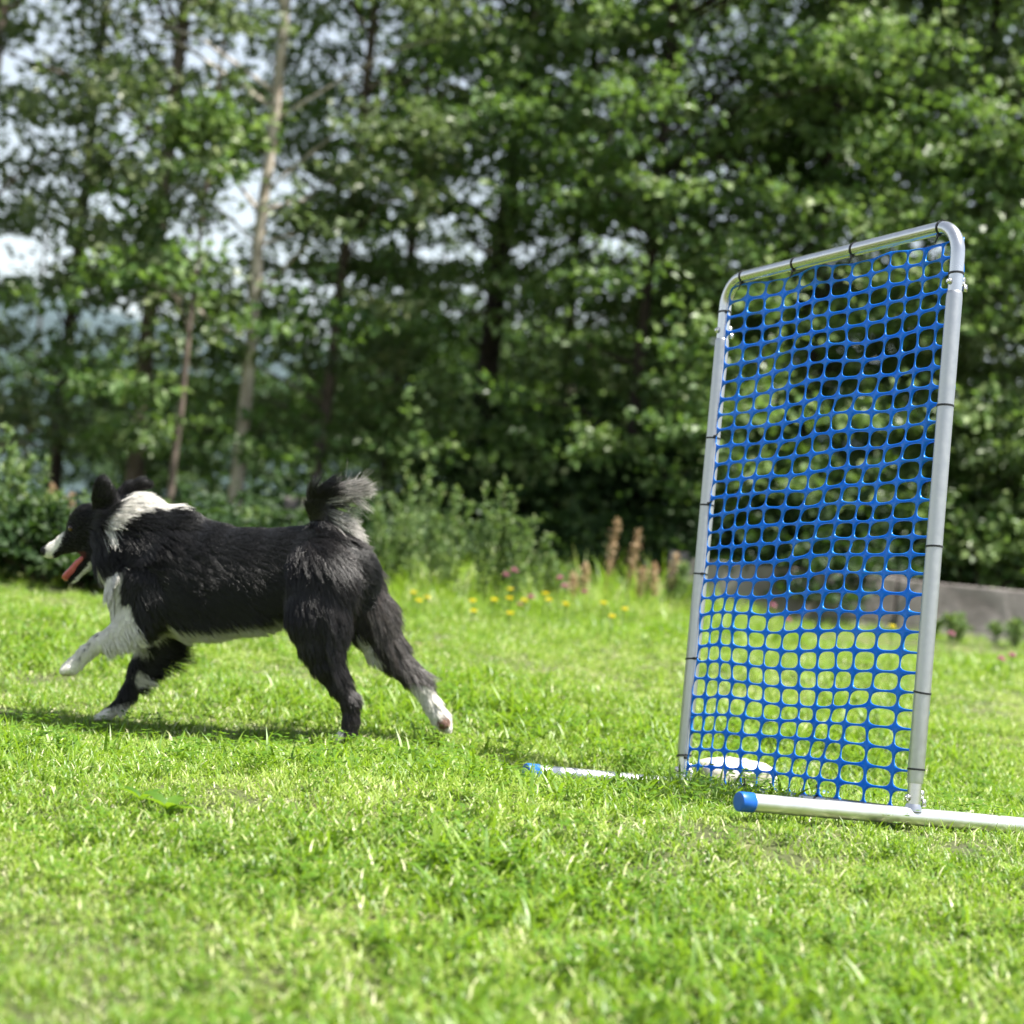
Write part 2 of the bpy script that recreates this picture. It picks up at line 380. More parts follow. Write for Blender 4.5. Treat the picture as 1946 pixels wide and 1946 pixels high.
for gxp in (0.0, GW):
    mb = MB(); z = [JL, JL + .004, JL + .010, JL + .02, .3, .6, .9, JU - .014, JU - .006, JU - .001, JU]; rr = [.0146, .0150, .0151, .0160, .0160, .0160, .0160, .0160, .0154, .0148, .0141]
    mb.tube([(gxp, 0, a) for a in z], rr, 20); gpart('post', mb, M_ALU)
    mb = MB(); mb.tube([(gxp, 0, .005), (gxp, 0, .03), (gxp, 0, .11)], .0135, 18)
    mb.tube([(gxp, 0, .010), (gxp, 0, .0185), (gxp, 0, .024)], [.0185, .0160, .0137], 18)
    gpart('stub', mb, M_ALU2)
    ft = MB(); ft.tube([(gxp, -GL + .004, 0), (gxp, -.2, 0), (gxp, .2, 0), (gxp, GL - .004, 0)], .0168, 24); fo = gpart('foot', ft, M_ALU3)
    for sgn in (-1, 1):
        mb = MB(); e = sgn * GL; mb.tube([(gxp, e - sgn * .029, 0), (gxp, e - sgn * .0285, 0), (gxp, e - sgn * .001, 0), (gxp, e + sgn * .0008, 0), (gxp, e + sgn * .0015, 0), (gxp, e + sgn * .0016, 0)], [.0169, .0182, .0183, .0179, .0170, .010], 28)
        gpart('end_cap', mb, M_CAP, fo)
    for zb in (JL - .028, JU + .018):
        mb = MB(); mb.tube([(gxp, -.021, zb), (gxp, .021, zb)], .003, 8)
        mb.tube([(gxp, .0145, zb), (gxp, .0155, zb), (gxp, .0185, zb), (gxp, .0195, zb)], [.004, .007, .006, .002], 12)
        mb.tube([(gxp, -.015, zb), (gxp, -.020, zb)], .0055, 6)
        for s in (-1, 1): mb.box((gxp + s * .004, -.022, zb + s * .008), (.002, .004, .007))
        gpart('wing_bolt', mb, M_ZINC)
mb = MB(); mb.tube([(0, 0, .004), (GW * .5, 0, .004), (GW, 0, .004)], .0125, 16); gpart('bottom_tube', mb, M_ALU2)

# netting: a sheet of rounded holes, sagging and pulled between its ties
NC, NR = 13, 30
NX0, NX1, NZ0, NZ1 = -0.004, GW - 0.019, 0.008, GT - 0.014
dxn = rng.normal(0, 1, (NR + 1, NC + 1)); dzn = rng.normal(0, 1, (NR + 1, NC + 1)); dyn = rng.normal(0, 1, (NR + 1, NC + 1))
def sm(a, n_=3):
    for _ in range(n_):
        b_ = np.pad(a, 1, mode='edge'); a = (b_[1:-1, 1:-1] * 2 + b_[:-2, 1:-1] + b_[2:, 1:-1] + b_[1:-1, :-2] + b_[1:-1, 2:]) / 6
    return a
dxn = sm(dxn, 4) * .020 + rng.normal(0, .0012, dxn.shape); dzn = sm(dzn, 4) * .012 + rng.normal(0, .0010, dzn.shape); dyn = sm(dyn, 3) * .009 + rng.normal(0, .0012, dyn.shape)
S, T_ = np.meshgrid(np.linspace(0, 1, NC + 1), np.linspace(0, 1, NR + 1))
edge = np.minimum(1, np.minimum(S, 1 - S) * 4) ; edz = np.minimum(1, np.minimum(T_, 1 - T_) * 6)
shear = 0.050 * np.tanh((T_ - .62) * 7) - 0.050 * np.tanh(-.62 * 7) * 0 - .02
NXp = NX0 + (NX1 - NX0) * S + (dxn - shear * .75) * edge
# pulled scallops where ties hold the edges
sc = 0.010 * np.abs(np.sin(T_ * math.pi * 5.3 + .4)) ** 1.5
NXp = NXp + np.where(S < .12, sc * (1 - S / .12), 0) - np.where(S > .9, .7 * sc * (S - .9) / .1, 0)
# the top edge droops between its ties and crowds at the near corner
droop = 0.012 * np.abs(np.sin(S * math.pi * 3.1 + .3)) + 0.006 * (1 - S)
NZp = NZ0 + (NZ1 - NZ0) * T_ + dzn * edz - droop * np.clip((T_ - .8) / .2, 0, 1) ** 2
NZp += 0.010 * np.sin(S * math.pi) * (1 - T_) * .6
NYp = dyn * (0.4 + .6 * edge) + 0.006 * np.sin(S * math.pi * 2.2 + T_ * 4) * edge - .004
NYp = NYp * edge + (-.0175 * np.clip(1 - S / .1, 0, 1) + .006 * np.clip((S - .9) / .1, 0, 1))
def hole(nh):
    a = np.arange(nh) / nh * 2 * math.pi; e = 0.70
    return np.sign(np.cos(a)) * np.abs(np.cos(a)) ** e, np.sign(np.sin(a)) * np.abs(np.sin(a)) ** e, a
nh = 24
hx, hz, ha = hole(nh)
mx_ = np.maximum(np.abs(np.cos(ha)), np.abs(np.sin(ha))); ox, oz = np.cos(ha) / mx_, np.sin(ha) / mx_
Vn, qn = [], []; o = 0
def bil(i, j, s, t):
    q00, q10, q01, q11 = [np.array([A[j + b, i + a] for A in (NXp, NYp, NZp)]) for b in (0, 1) for a in (0, 1)]
    s = s[:, None]; t = t[:, None]
    return (q00 * (1 - s) + q10 * s) * (1 - t) + (q01 * (1 - s) + q11 * s) * t
for j in range(NR):
    for i in range(NC):
        jw = 0.93 + rng.normal(0, .012); jh = 0.918 + rng.normal(0, .012); tw = rng.normal(0, .0016)
        outer = bil(i, j, .5 + ox * .5, .5 + oz * .5); mid = bil(i, j, .5 + (hx * jw * .5 * .55 + ox * .5 * .45), .5 + (hz * jh * .5 * .55 + oz * .5 * .45)); inner = bil(i, j, .5 + hx * jw * .5, .5 + hz * jh * .5)
        node = np.clip(np.minimum(np.abs(ox), np.abs(oz)) * 1.4 - .2, 0, 1)
        inner[:, 1] += -0.0016 * np.sign(hz) * np.abs(hz) + tw; mid[:, 1] += .0009
        Vn += [outer, mid, inner]
        k = np.arange(nh); k2 = (k + 1) % nh
        qn.append(np.stack([o + k, o + k2, o + nh + k2, o + nh + k], 1)); qn.append(np.stack([o + nh + k, o + nh + k2, o + 2 * nh + k2, o + 2 * nh + k], 1))
        o += 3 * nh
net_me = np_mesh('netting', np.concatenate(Vn), np.concatenate(qn))
net = mobj('netting', net_me, M_NET, gate)
wm = net.modifiers.new('weld', 'WELD'); wm.merge_threshold = 0.0002
sm_ = net.modifiers.new('thickness', 'SOLIDIFY'); sm_.thickness = 0.0018; sm_.offset = 0
def tie(c, ax, rad, tail):
    """ring round a tube + head + cut tail"""
    c = np.asarray(c, float); ax = np.asarray(ax, float); ax /= np.linalg.norm(ax)
    ref = np.array([0, 1.0, 0]); e1 = np.cross(ax, ref); e1 /= np.linalg.norm(e1); e2 = np.cross(ax, e1)
    mb = MB(); n = 24; a = np.arange(n + 1) / n * 2 * math.pi
    tilt = ax * rng.normal(0, .0015)
    ringp = c + rad * (np.cos(a)[:, None] * e1 + np.sin(a)[:, None] * e2) + np.cos(a)[:, None] * tilt
    hw = 0.0019; th = .0011
    V = []
    for q, p in enumerate(ringp):
        rd = (p - c) / np.linalg.norm(p - c)
        V += [p - ax * hw, p + ax * hw, p + ax * hw + rd * th, p - ax * hw + rd * th]
    fq = []
    for q in range(n):
        for k in range(4): fq.append((q * 4 + k, q * 4 + (k + 1) % 4, q * 4 + 4 + (k + 1) % 4, q * 4 + 4 + k))
    mb.add(V, fq)
    tail = np.asarray(tail, float); hd = c + tail / np.linalg.norm(tail) * (rad + .002)
    mb.box(hd, (.0032, .0034, .0028)); mb.tube([hd, hd + tail * .5, hd + tail], [.0019, .0017, .0015], 6)
    gpart('cable_tie', mb, M_TIE, smooth=False)
def zn(py): return (1543 - py) / (1543 - 432) * GT
def zf(py): return (1490 - py) / (1490 - 528) * GT
for py in (529, 781, 1046, 1316, 1457): tie((0, 0, zn(py)), (0, 0, 1), .0163 if py > 540 else .0146, (.010, -.012, .001))
for py in (590, 834, 962, 1093, 1254, 1435): tie((GW, 0, zf(py)), (0, 0, 1), .0163 if py > 620 else .0146, (-.022, .008, rng.normal(0, .002)))
for xx in (.055, .335, .545, .745): tie((xx, 0, GT), (1, 0, 0), .0146, (.004, .004, -.016))
for xx in (.30, .56): tie((xx, 0, .004), (1, 0, 0), .0130, (.003, .002, .020))

# ------------------------------------------------------------------ pale flat stone behind the gate
def blob_stone(name, c, size, mt, seed, rz=0.0, rough=.10):
    rg = np.random.default_rng(seed); nu, nv = 28, 14; V = []; fq = []
    for j in range(nv + 1):
        ph = math.pi * j / nv
        for i in range(nu):
            a = 2 * math.pi * i / nu; d = np.array([math.sin(ph) * math.cos(a), math.sin(ph) * math.sin(a), math.cos(ph)])
            d = np.sign(d) * np.abs(d) ** .62
            k = 1 + rough * (math.sin(3 * a + seed) * math.sin(ph) + .6 * math.sin(5 * a + 2 * ph + seed * 2)) + rough * .25 * rg.normal()
            V.append(d * k * np.array(size))
    for j in range(nv):
        for i in range(nu):
            a = j * nu + i; b_ = j * nu + (i + 1) % nu; fq.append((a, b_, b_ + nu, a + nu))
    V = np.array(V); c_, s_ = math.cos(rz), math.sin(rz); V = V @ np.array([[c_, s_, 0], [-s_, c_, 0], [0, 0, 1]])
    return mobj(name, np_mesh(name, V, np.array(fq)), mt, None, c)
q = P(1394, 1462, 4.95); q[2] = ground(q[0], q[1]) + .012
st = blob_stone('flat_stone', q, (.088, .075, .042), M_STONE, 3, .3)
tag(st, 'pale flat stone in the grass seen through bottom of net', 'stone')

# ------------------------------------------------------------------ trees
def leaf_mesh(name, C, D, size, mt, nrm=None, rnd=None, asp=.42, fold=.18):
    """one small folded leaf per centre C along direction D"""
    n = len(C); D = D / (np.linalg.norm(D, axis=1)[:, None] + 1e-9)
    if nrm is None: nrm = np.array([.12, -.40, .85]) + rng.normal(0, .50, (n, 3))
    S_ = np.cross(D, nrm); S_ /= np.linalg.norm(S_, axis=1)[:, None] + 1e-9; U_ = np.cross(S_, D)
    s = np.broadcast_to(np.asarray(size, float), (n,))[:, None]
    V = np.stack([C, C + D * s * .45 + S_ * s * asp + U_ * s * fold, C + D * s - U_ * s * .08, C + D * s * .45 - S_ * s * asp + U_ * s * fold], 1).reshape(-1, 3)
    b_ = np.arange(n) * 4; tri = np.concatenate([np.stack([b_, b_ + 1, b_ + 2], 1), np.stack([b_, b_ + 2, b_ + 3], 1)])
    me = np_mesh(name, V, tri, False); rv = rng.random(n) if rnd is None else rnd
    add_attr(me, 'rnd', np.repeat(rv, 4).astype(np.float32)); me.materials.append(mt); return me
def sprays(centres, rad, n_tw, n_lf, droop, lf, fill=0.0):
    """twigs round each clump centre, leaves along each twig -> positions and directions"""
    k = len(centres); c = np.repeat(centres, n_tw, 0); rr = np.repeat(rad, n_tw)
    d = rng.normal(0, 1, (len(c), 3)); d[:, 2] = np.abs(d[:, 2]) * .35; d /= np.linalg.norm(d, axis=1)[:, None]
    st_ = c + d * (rr * rng.random(len(c)) * .55)[:, None]; ln = rr * (.45 + .6 * rng.random(len(c)))
    tt = np.linspace(.1, 1, n_lf)
    pos = st_[:, None] + d[:, None] * (ln[:, None] * tt)[..., None]; pos[..., 2] -= droop * (ln[:, None] * tt) ** 2 * 1.5
    side = rng.normal(0, 1, pos.shape); dd = d[:, None] * .8 + side * .8; dd[..., 2] -= droop * .7
    return pos.reshape(-1, 3), dd.reshape(-1, 3), np.repeat(rng.random(k), n_tw * n_lf)
def tree(name, label, base, height, trunk_r, crown, mt_bark, mt_leaf, lean=(0, 0), stems=1, leaf=.062, n_cl=60, n_tw=16, n_lf=9, clr=.45, limb_z=(.25, .95), group=None, droop=.3, lo_off=0.0, keep=None, asp=.42, cone=False):
    """crown = (rx, ry, z0, z1) about the trunk: leaf clumps on limbs between heights z0 and z1"""
    base = np.array(base, float); root = empty(name, base); tag(root, label, 'tree', group)
    stems_p = []; mb = MB()
    for s_ in range(stems):
        a = rng.random() * 6.28; off = np.array([math.cos(a), math.sin(a), 0]) * (.0 if stems == 1 else .18)
        top = np.array([lean[0], lean[1], height]) + np.array([math.cos(a), math.sin(a), 0]) * (0 if stems == 1 else height * .16)
        zz = np.linspace(0, 1, 14); wob = np.cumsum(rng.normal(0, .03, (14, 2)), 0); wob -= wob[0]
        p = off + zz[:, None] * top; p[:, :2] += wob * .55 * min(1, trunk_r * 14)
        p[0, 2] = -.15; rad = trunk_r * (1 - .82 * zz) * np.where(zz < .05, 1.35, 1); mb.tube(p, rad, 9); stems_p.append(p)
    rx, ry, z0, z1 = crown; C_, R_ = [], []; br = MB(); tries = 0
    while len(C_) < n_cl and tries < n_cl * 30:
        tries += 1
        a = rng.random() * 6.28; z = z0 + (z1 - z0) * rng.random(); q = (z - z0) / (z1 - z0)
        prof = (1.18 - .62 * q) if cone else (1 - abs(2 * q - .85) ** 2.4 * .55); rr = prof * (.25 + .75 * math.sqrt(rng.random()))
        sp = stems_p[rng.integers(stems)]; zt = np.clip((z / height) * .86, 0, .96); ax = np.array([np.interp(zt, np.linspace(0, 1, 14), sp[:, i]) for i in range(3)])
        c = np.array([ax[0] + math.cos(a) * rx * rr, ax[1] + math.sin(a) * ry * rr, z])
        if keep is not None and not keep(c + base): continue
        C_.append(c); R_.append(clr * (.65 + .7 * rng.random()))
        if len(C_) % 5 == 0:
            mid = (ax + c) / 2 + np.array([0, 0, .10]) + rng.normal(0, .05, 3)
            br.tube([ax, ax * .6 + mid * .4, mid, c * .6 + mid * .4, c], np.array([1, .85, .6, .4, .18]) * min(.020, trunk_r * .30) * (.6 + .6 * rng.random()), 6, caps=False)
    mobj('trunk', mb.mesh('trunk'), mt_bark, root)
    if br.n: tag(mobj('branches', br.mesh('branches'), mt_bark, root), kind='stuff')
    pos, dd, cr_ = sprays(np.array(C_), np.array(R_), n_tw, n_lf, droop, leaf)
    pos += rng.normal(0, .02, pos.shape)
    rv = np.clip(cr_ * .45 + rng.random(len(pos)) * .55, 0, 1)
    me = leaf_mesh('crown', pos, dd, leaf * (.65 + .6 * rng.random(len(pos))), mt_leaf, None, rv, asp)
    tag(mobj('crown', me, None, root), kind='stuff')
    return root
def at(px, d, py=1080):
    q = P(px, py, d); q[2] = ground(q[0], q[1]); return q

# left: slender, airy trees with the sky between them
def clear_trunk(c):                        # keep the boughs off the two trunks that show
    v = c - c_o; d = v @ f0; px = CX + F * (v @ c_r) / d; py = CX - F * (v @ c_u) / d
    if d < 10.85 and 180 < py and abs(px - (432 + (990 - py) * .09)) < 75: return False
    if d < 12.6 and 330 < py < 800 and abs(px - (880 + (750 - py) * .09)) < 42: return False
    if 290 < py < 690 and 560 < px < 1280 and rng.random() < .12: return False     # the canopy is thin here
    if 330 < py < 700 and px < 560 and rng.random() < .12: return False
    return True
SL = dict(clr=.23, n_lf=8, asp=.36, keep=clear_trunk, leaf=.054)
tree('slender_tree', 'slender tree with a pale straight trunk, standing behind the dog\'s back', at(430, 10.8), 7.2, .037, (1.2, 1.3, .9, 5.2), M_BARK_PALE, M_LEAF2, (.02, .1), n_cl=108, n_tw=10, **SL)
tree('slender_tree', 'grey-brown slender tree behind the dog\'s ears', at(240, 11.2), 7.0, .050, (1.2, 1.3, .5, 5.2), M_BARK, M_LEAF2, (.0, .2), n_cl=108, n_tw=10, **SL)
tree('slender_tree', 'thin brown tree rising behind the dog\'s raised tail', at(582, 11.6), 6.8, .036, (1.3, 1.3, .4, 5.2), M_BARK, M_LEAF, (.18, .1), n_cl=135, n_tw=11, **SL)
tree('slender_tree', 'dark thin tree near the left edge, above the dog\'s nose', at(85, 11.8), 7.0, .040, (1.1, 1.2, .4, 5.2), M_BARK_DK, M_LEAF2, (.0, .0), n_cl=108, n_tw=10, **SL)
tree('slender_tree', 'leafy tree cut off by the left edge of the picture', at(-110, 11.0), 7.0, .045, (1.1, 1.2, .3, 5.2), M_BARK, M_LEAF2, (.0, .0), n_cl=108, n_tw=10, **SL)
tree('slender_tree', 'young tree with bright low leaves between pale trunk and ears', at(310, 10.3), 3.0, .020, (.75, .7, .5, 2.1), M_BARK, M_LEAF, (.05, .0), n_cl=26, n_tw=12, clr=.28, asp=.40, keep=clear_trunk)
# centre and right: dense dark broadleaf trees down to the ground
tree('broadleaf_tree', 'big tree with a dark forked trunk right of the picture\'s centre line', at(880, 12.6), 8.0, .075, (1.7, 1.7, .7, 6.0), M_BARK_DK, M_LEAF, (.25, .2), stems=1, n_cl=260, clr=.30, n_tw=14, leaf=.050, keep=clear_trunk, cone=True)
tree('broadleaf_tree', 'dense green tree between the dark forked trunk and the gate', at(1180, 11.4), 7.6, 0.040, (1.6, 1.6, .4, 5.8), M_BARK_DK, M_LEAF, (.0, .1), stems=1, n_cl=290, clr=.30, n_tw=14, leaf=.050, keep=clear_trunk, cone=True)
tree('broadleaf_tree', 'dense green tree directly behind the blue netting', at(1500, 11.3), 7.6, 0.040, (1.6, 1.6, .3, 5.8), M_BARK_DK, M_LEAF, (.1, .1), stems=1, n_cl=340, clr=.30, n_tw=14, leaf=.050, keep=clear_trunk, cone=True)
tree('broadleaf_tree', 'dense green tree behind the gate\'s right post', at(1800, 12.0), 7.4, .038, (1.5, 1.6, .3, 5.8), M_BARK_DK, M_LEAF, (.0, .1), stems=1, n_cl=340, clr=.30, n_tw=14, leaf=.050, keep=clear_trunk, cone=True)
tree('broadleaf_tree', 'leafy tree cut off by the right edge of the picture', at(2080, 11.5), 7.0, .038, (1.4, 1.5, .3, 5.6), M_BARK_DK, M_LEAF2, (.0, .0), stems=1, n_cl=340, clr=.30, n_tw=14, leaf=.050, keep=clear_trunk, cone=True)
tree('broadleaf_tree', 'green tree filling the gap right of the dark trunk', at(1040, 13.6), 7.6, .040, (1.6, 1.5, .6, 5.8), M_BARK_DK, M_LEAF, (.0, .1), stems=1, n_cl=190, clr=.30, n_tw=14, leaf=.050, keep=clear_trunk, cone=True)
tree('broadleaf_tree', 'green tree filling the gap right of the raised tail', at(720, 13.2), 7.6, .036, (1.5, 1.5, .6, 5.8), M_BARK_DK, M_LEAF, (.0, .1), stems=1, n_cl=150, clr=.28, n_tw=13, leaf=.050, keep=clear_trunk, cone=True)
# second row, behind
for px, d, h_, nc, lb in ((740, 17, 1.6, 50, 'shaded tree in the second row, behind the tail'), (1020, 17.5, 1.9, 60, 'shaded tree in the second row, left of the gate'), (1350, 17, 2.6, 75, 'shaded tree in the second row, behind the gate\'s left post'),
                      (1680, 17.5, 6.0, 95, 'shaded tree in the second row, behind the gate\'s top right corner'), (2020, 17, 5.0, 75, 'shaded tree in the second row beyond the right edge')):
    tree('background_tree', lb, at(px, d), h_ + 1.2, .05, (1.7, 1.4, .2, h_), M_BARK_DK, M_LEAF_SHADE, stems=2, n_cl=nc, clr=.62, n_tw=15, n_lf=7, leaf=.10, group='trees of the second row')
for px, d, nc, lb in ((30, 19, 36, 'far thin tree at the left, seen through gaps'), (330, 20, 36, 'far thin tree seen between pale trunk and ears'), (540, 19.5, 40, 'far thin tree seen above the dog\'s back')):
    tree('background_tree', lb, at(px, d), 3.2, .03, (1.8, 1.4, .1, 1.5), M_BARK_DK, M_LEAF_SHADE, n_cl=nc, clr=.6, n_tw=13, n_lf=7, leaf=.09, group='trees of the second row')

def shrub(name, label, base, rx, rz, n_cl, mt_leaf, leaf=.05, clr=.22, ry=None, asp=.42):
    base = np.array(base, float); root = empty(name, base); tag(root, label, 'shrub'); C_ = []; mb = MB()
    for i in range(n_cl):
        a = rng.random() * 6.28; r_ = math.sqrt(rng.random()); z = rz * (.08 + .92 * rng.random()) * math.sqrt(max(.05, 1 - .8 * r_ * r_))
        C_.append((math.cos(a) * r_ * rx, math.sin(a) * r_ * (ry or rx), z))
        if i % 3 == 0: c = np.array(C_[-1]); mb.tube([np.array([c[0] * .15, c[1] * .15, -.05]), np.array([c[0] * .5, c[1] * .5, c[2] * .55]), c], [.014, .010, .003], 6, caps=False)
    tag(mobj('stems', mb.mesh('stems'), M_BARK, root), kind='stuff')
    pos, dd, cr_ = sprays(np.array(C_), np.full(n_cl, clr), 12, 8, .3, leaf)
    tag(mobj('foliage', leaf_mesh('foliage', pos, dd, leaf * (.6 + .6 * rng.random(len(pos))), mt_leaf, None, np.clip(cr_ * .4 + rng.random(len(pos)) * .6, 0, 1), asp), None, root), kind='stuff')
    return root
shrub('shrub', 'dark low shrub behind the dog\'s muzzle', at(120, 7.9), .45, .26, 45, M_LEAF_SHADE, .045, .18)
shrub('shrub', 'dark low shrub behind the dog\'s shoulders', at(350, 8.3), .55, .26, 50, M_LEAF_SHADE, .045, .18)
shrub('shrub', 'dark shrub behind the dog\'s rump', at(660, 9.8), .60, .40, 60, M_LEAF_SHADE, .05)
shrub('shrub', 'dark leafy shrub under the trees left of the gate', at(1060, 11.6), .8, 1.1, 110, M_LEAF_SHADE, .055)
shrub('shrub', 'dark leafy shrub drooping over the wall behind the netting', at(1480, 10.3), .7, .65, 100, M_LEAF_SHADE, .050)
shrub('shrub', 'dark low undergrowth behind the dry stalks', at(1150, 10.6), .75, .42, 80, M_LEAF_SHADE, .045, .18)
shrub('shrub', 'bright leafy shrub hanging over the grey wall at right', at(1880, 10.6), .7, 1.2, 110, M_LEAF, .055)

# hills far behind
hx = np.linspace(-900, 900, 90); hyv = np.array([330, 380, 450, 560, 700])
hh_ = 42 + 12 * np.sin(hx / 130 + 1) + 7 * np.sin(hx / 47) + 16 * np.exp(-((hx + 160) / 120) ** 2)
V = np.array([[x, y * (1 + .1 * math.sin(x / 200)), h * s] for y, s in zip(hyv, (-.1, .35, .75, 1.1, 1.3)) for x, h in zip(hx, hh_)]); n = len(hx)
ii, jj = np.meshgrid(np.arange(n - 1), np.arange(4)); a = (jj * n + ii).ravel()
hl = mobj('hills', np_mesh('hills', V, np.stack([a, a + 1, a + n + 1, a + n], 1)), M_HILL); tag(hl, kind='structure')

# ------------------------------------------------------------------ low grey wall of boards, and the block behind the dog
def wall_piece(px0, px1, d, ztop, zbot, th):
    a, b_ = P(px0, 1100, d), P(px1, 1100, d); a[2] = b_[2] = 0; return a, b_
a_, b_ = wall_piece(1290, 2120, 9.7, 0, 0, 0)
zt = CAM_Z + .145; wl = np.linalg.norm(b_ - a_); wdir = (b_ - a_) / wl; wn = np.array([-wdir[1], wdir[0], 0]); rm = np.stack([wdir, wn, [0, 0, 1]], 1)
wall = empty('board_wall', (a_ + b_) / 2 * np.array([1, 1, 0]) + np.array([0, 0, .30])); tag(wall, 'low weathered grey board wall running behind the gate to the right edge', 'wall')
nseg = 2; sl_ = wl / nseg
for i in range(nseg):
    for j in range(2):
        mb = MB(); c = a_ + wdir * (sl_ * (i + .5)); c[2] = zt - .105 - j * .212 ; hz_ = .104
        mb.box(c - np.array(wall.location) + rng.normal(0, .003, 3), (sl_ * .5 - .006, .03, hz_), rm)
        o = gpart('board', mb, M_WALL, wall, False); bv = o.modifiers.new('bevel', 'BEVEL'); bv.width = .006; bv.segments = 2
for i in range(nseg + 1):
    mb = MB(); c = a_ + wdir * (sl_ * i) + wn * .08; c[2] = zt - .22; mb.box(c - np.array(wall.location), (.045, .045, .25), rm); gpart('post', mb, M_WALL, wall, False)
q = P(548, 944, 9.8); zg = float(ground(q[0], q[1])); c = np.array([q[0], q[1], zg]); hb = q[2] - zg
mb = MB(); mb.box((0, 0, hb * .5 - .07), (.085, .10, hb * .5 - .01)); mb.box((.035, 0, hb - .04), (.045, .08, .038))
me = mb.mesh('stone_block', False); bl = mobj('stone_block', me, M_BLOCK, None, c); bv = bl.modifiers.new('bevel', 'BEVEL'); bv.width = .012; bv.segments = 2
tag(bl, 'grey stepped stone block behind the dog\'s back, left of the tail', 'stone block')

# ------------------------------------------------------------------ weeds and flowers
def stem_pts(h, lean, n=7):
    a = rng.random() * 6.28; tt = np.linspace(0, 1, n); return np.stack([math.cos(a) * lean * tt ** 1.6 * h, math.sin(a) * lean * tt ** 1.6 * h, tt * h], 1)
def tall_weed(label, base, h, ns, spread):
    root = empty('tall_weed', base); tag(root, label, 'weed', 'tall weeds at the lawn edge'); mb = MB(); Pp, Dd = [], []
    for s_ in range(ns):
        hh_ = h * (.55 + .5 * rng.random()); p = stem_pts(hh_, .12 + .18 * rng.random(), 8); p[:, :2] += rng.normal(0, spread * .5, 2); p[0, 2] = -.03
        mb.tube(p, np.linspace(.004, .0012, 8), 5, caps=False)
        for k in range(60):
            tt = .1 + .9 * rng.random() ** .8; q = np.array([np.interp(tt, np.linspace(0, 1, 8), p[:, i]) for i in range(3)]); a = rng.random() * 6.28
            d = np.array([math.cos(a), math.sin(a), 1.3]) * .75; L_ = .07 * (1.15 - tt)
            for m_ in range(3): Pp.append(q + d * L_ * (m_ / 2.5)); Dd.append(d + rng.normal(0, .5, 3))
    tag(mobj('stems', mb.mesh('stems'), M_WEED, root), kind='stuff')
    Pp, Dd = np.array(Pp), np.array(Dd); add = leaf_mesh('leaves', Pp, Dd, .027 * (.5 + .8 * rng.random(len(Pp))), M_WEED, None, None, .20, .06)
    tag(mobj('leaves', add, None, root), kind='stuff')
for px, d, h, ns, lb in ((790, 8.9, .66, 7, 'tallest feathery green weed, right of the dog\'s tail'), (840, 8.7, .50, 6, 'feathery weed just right of the tallest weed'), (735, 8.8, .38, 6, 'feathery weed close behind the dog\'s rump'),
                         (930, 8.6, .50, 8, 'bushy feathery weed above the yellow flowers'), (985, 8.7, .40, 6, 'feathery weed at the right end of the weed clump'), (1090, 9.2, .16, 5, 'green weed at the foot of the dark undergrowth, behind the dry stalks'), (1235, 9.3, .16, 5, 'green weed behind the dry stalks, near the gate\'s left post'), (1040, 8.8, .22, 5, 'small weed between the weed clump and the dry stalks'),
                         (60, 7.9, .34, 6, 'feathery weed behind the dog\'s nose'), (170, 8.1, .34, 6, 'feathery weed behind the dog\'s forehead'), (300, 8.4, .32, 6, 'feathery weed behind the white patch on the dog\'s neck'), (470, 9.3, .42, 7, 'feathery weed behind the middle of the dog\'s back'), (640, 9.3, .42, 7, 'feathery weed behind the dog\'s tail base'), (20, 8.0, .55, 8, 'tall weed at the left edge below the trees'), (-40, 7.8, .6, 8, 'tall weed half cut off by left edge'), (1290, 9.0, .22, 5, 'small weed just left of the gate\'s left post'), (1935, 9.2, .12, 4, 'small weed in front of the grey wall'), (1800, 9.1, .12, 4, 'small pale weed between the gate\'s right post and the wall')):
    tall_weed(lb, at(px, d), h, ns, .09)
def dry_stalk(label, px, d, h):
    root = empty('dry_stalk', at(px, d)); tag(root, label, 'weed', 'dry brown seed stalks'); mb = MB(); p = stem_pts(h, .08, 8); p[0, 2] = -.03; mb.tube(p, np.linspace(.004, .002, 8), 6, caps=False)
    mobj('stem', mb.mesh('stem'), M_DRY, root); n = 260; tt = .40 + .6 * rng.random(n); q = np.stack([np.interp(tt, np.linspace(0, 1, 8), p[:, i]) for i in range(3)], 1)
    q += rng.normal(0, 1, (n, 3)) * (.013 * np.sin((tt - .38) / .64 * math.pi) ** .6)[:, None]
    tag(mobj('seed_head', leaf_mesh('seed_head', q, rng.normal(0, 1, (n, 3)), .011, M_DRY, None, None, .4), None, root), kind='stuff')
for px, d, h, lb in ((1152, 8.9, .40, 'tallest dry brown seed stalk, left of the gate'), (1195, 8.9, .36, 'second tallest dry brown seed stalk, left of the gate'), (1110, 8.8, .20, 'short dry seed stalk left of the tallest one'), (1095, 8.7, .16, 'shortest dry seed stalk beside the weed clump'),
                     (1218, 8.9, .20, 'dry seed stalk third from the gate\'s left post'), (1250, 8.9, .22, 'dry seed stalk second from the gate\'s left post'), (1275, 9.0, .27, 'dry seed stalk nearest to the gate\'s left post'), (88, 9.0, .34, 'dry reddish stalk just behind the dog\'s nose'), (112, 9.1, .30, 'dry reddish stalk behind the dog\'s open mouth')):
    dry_stalk(lb, px, d, h)
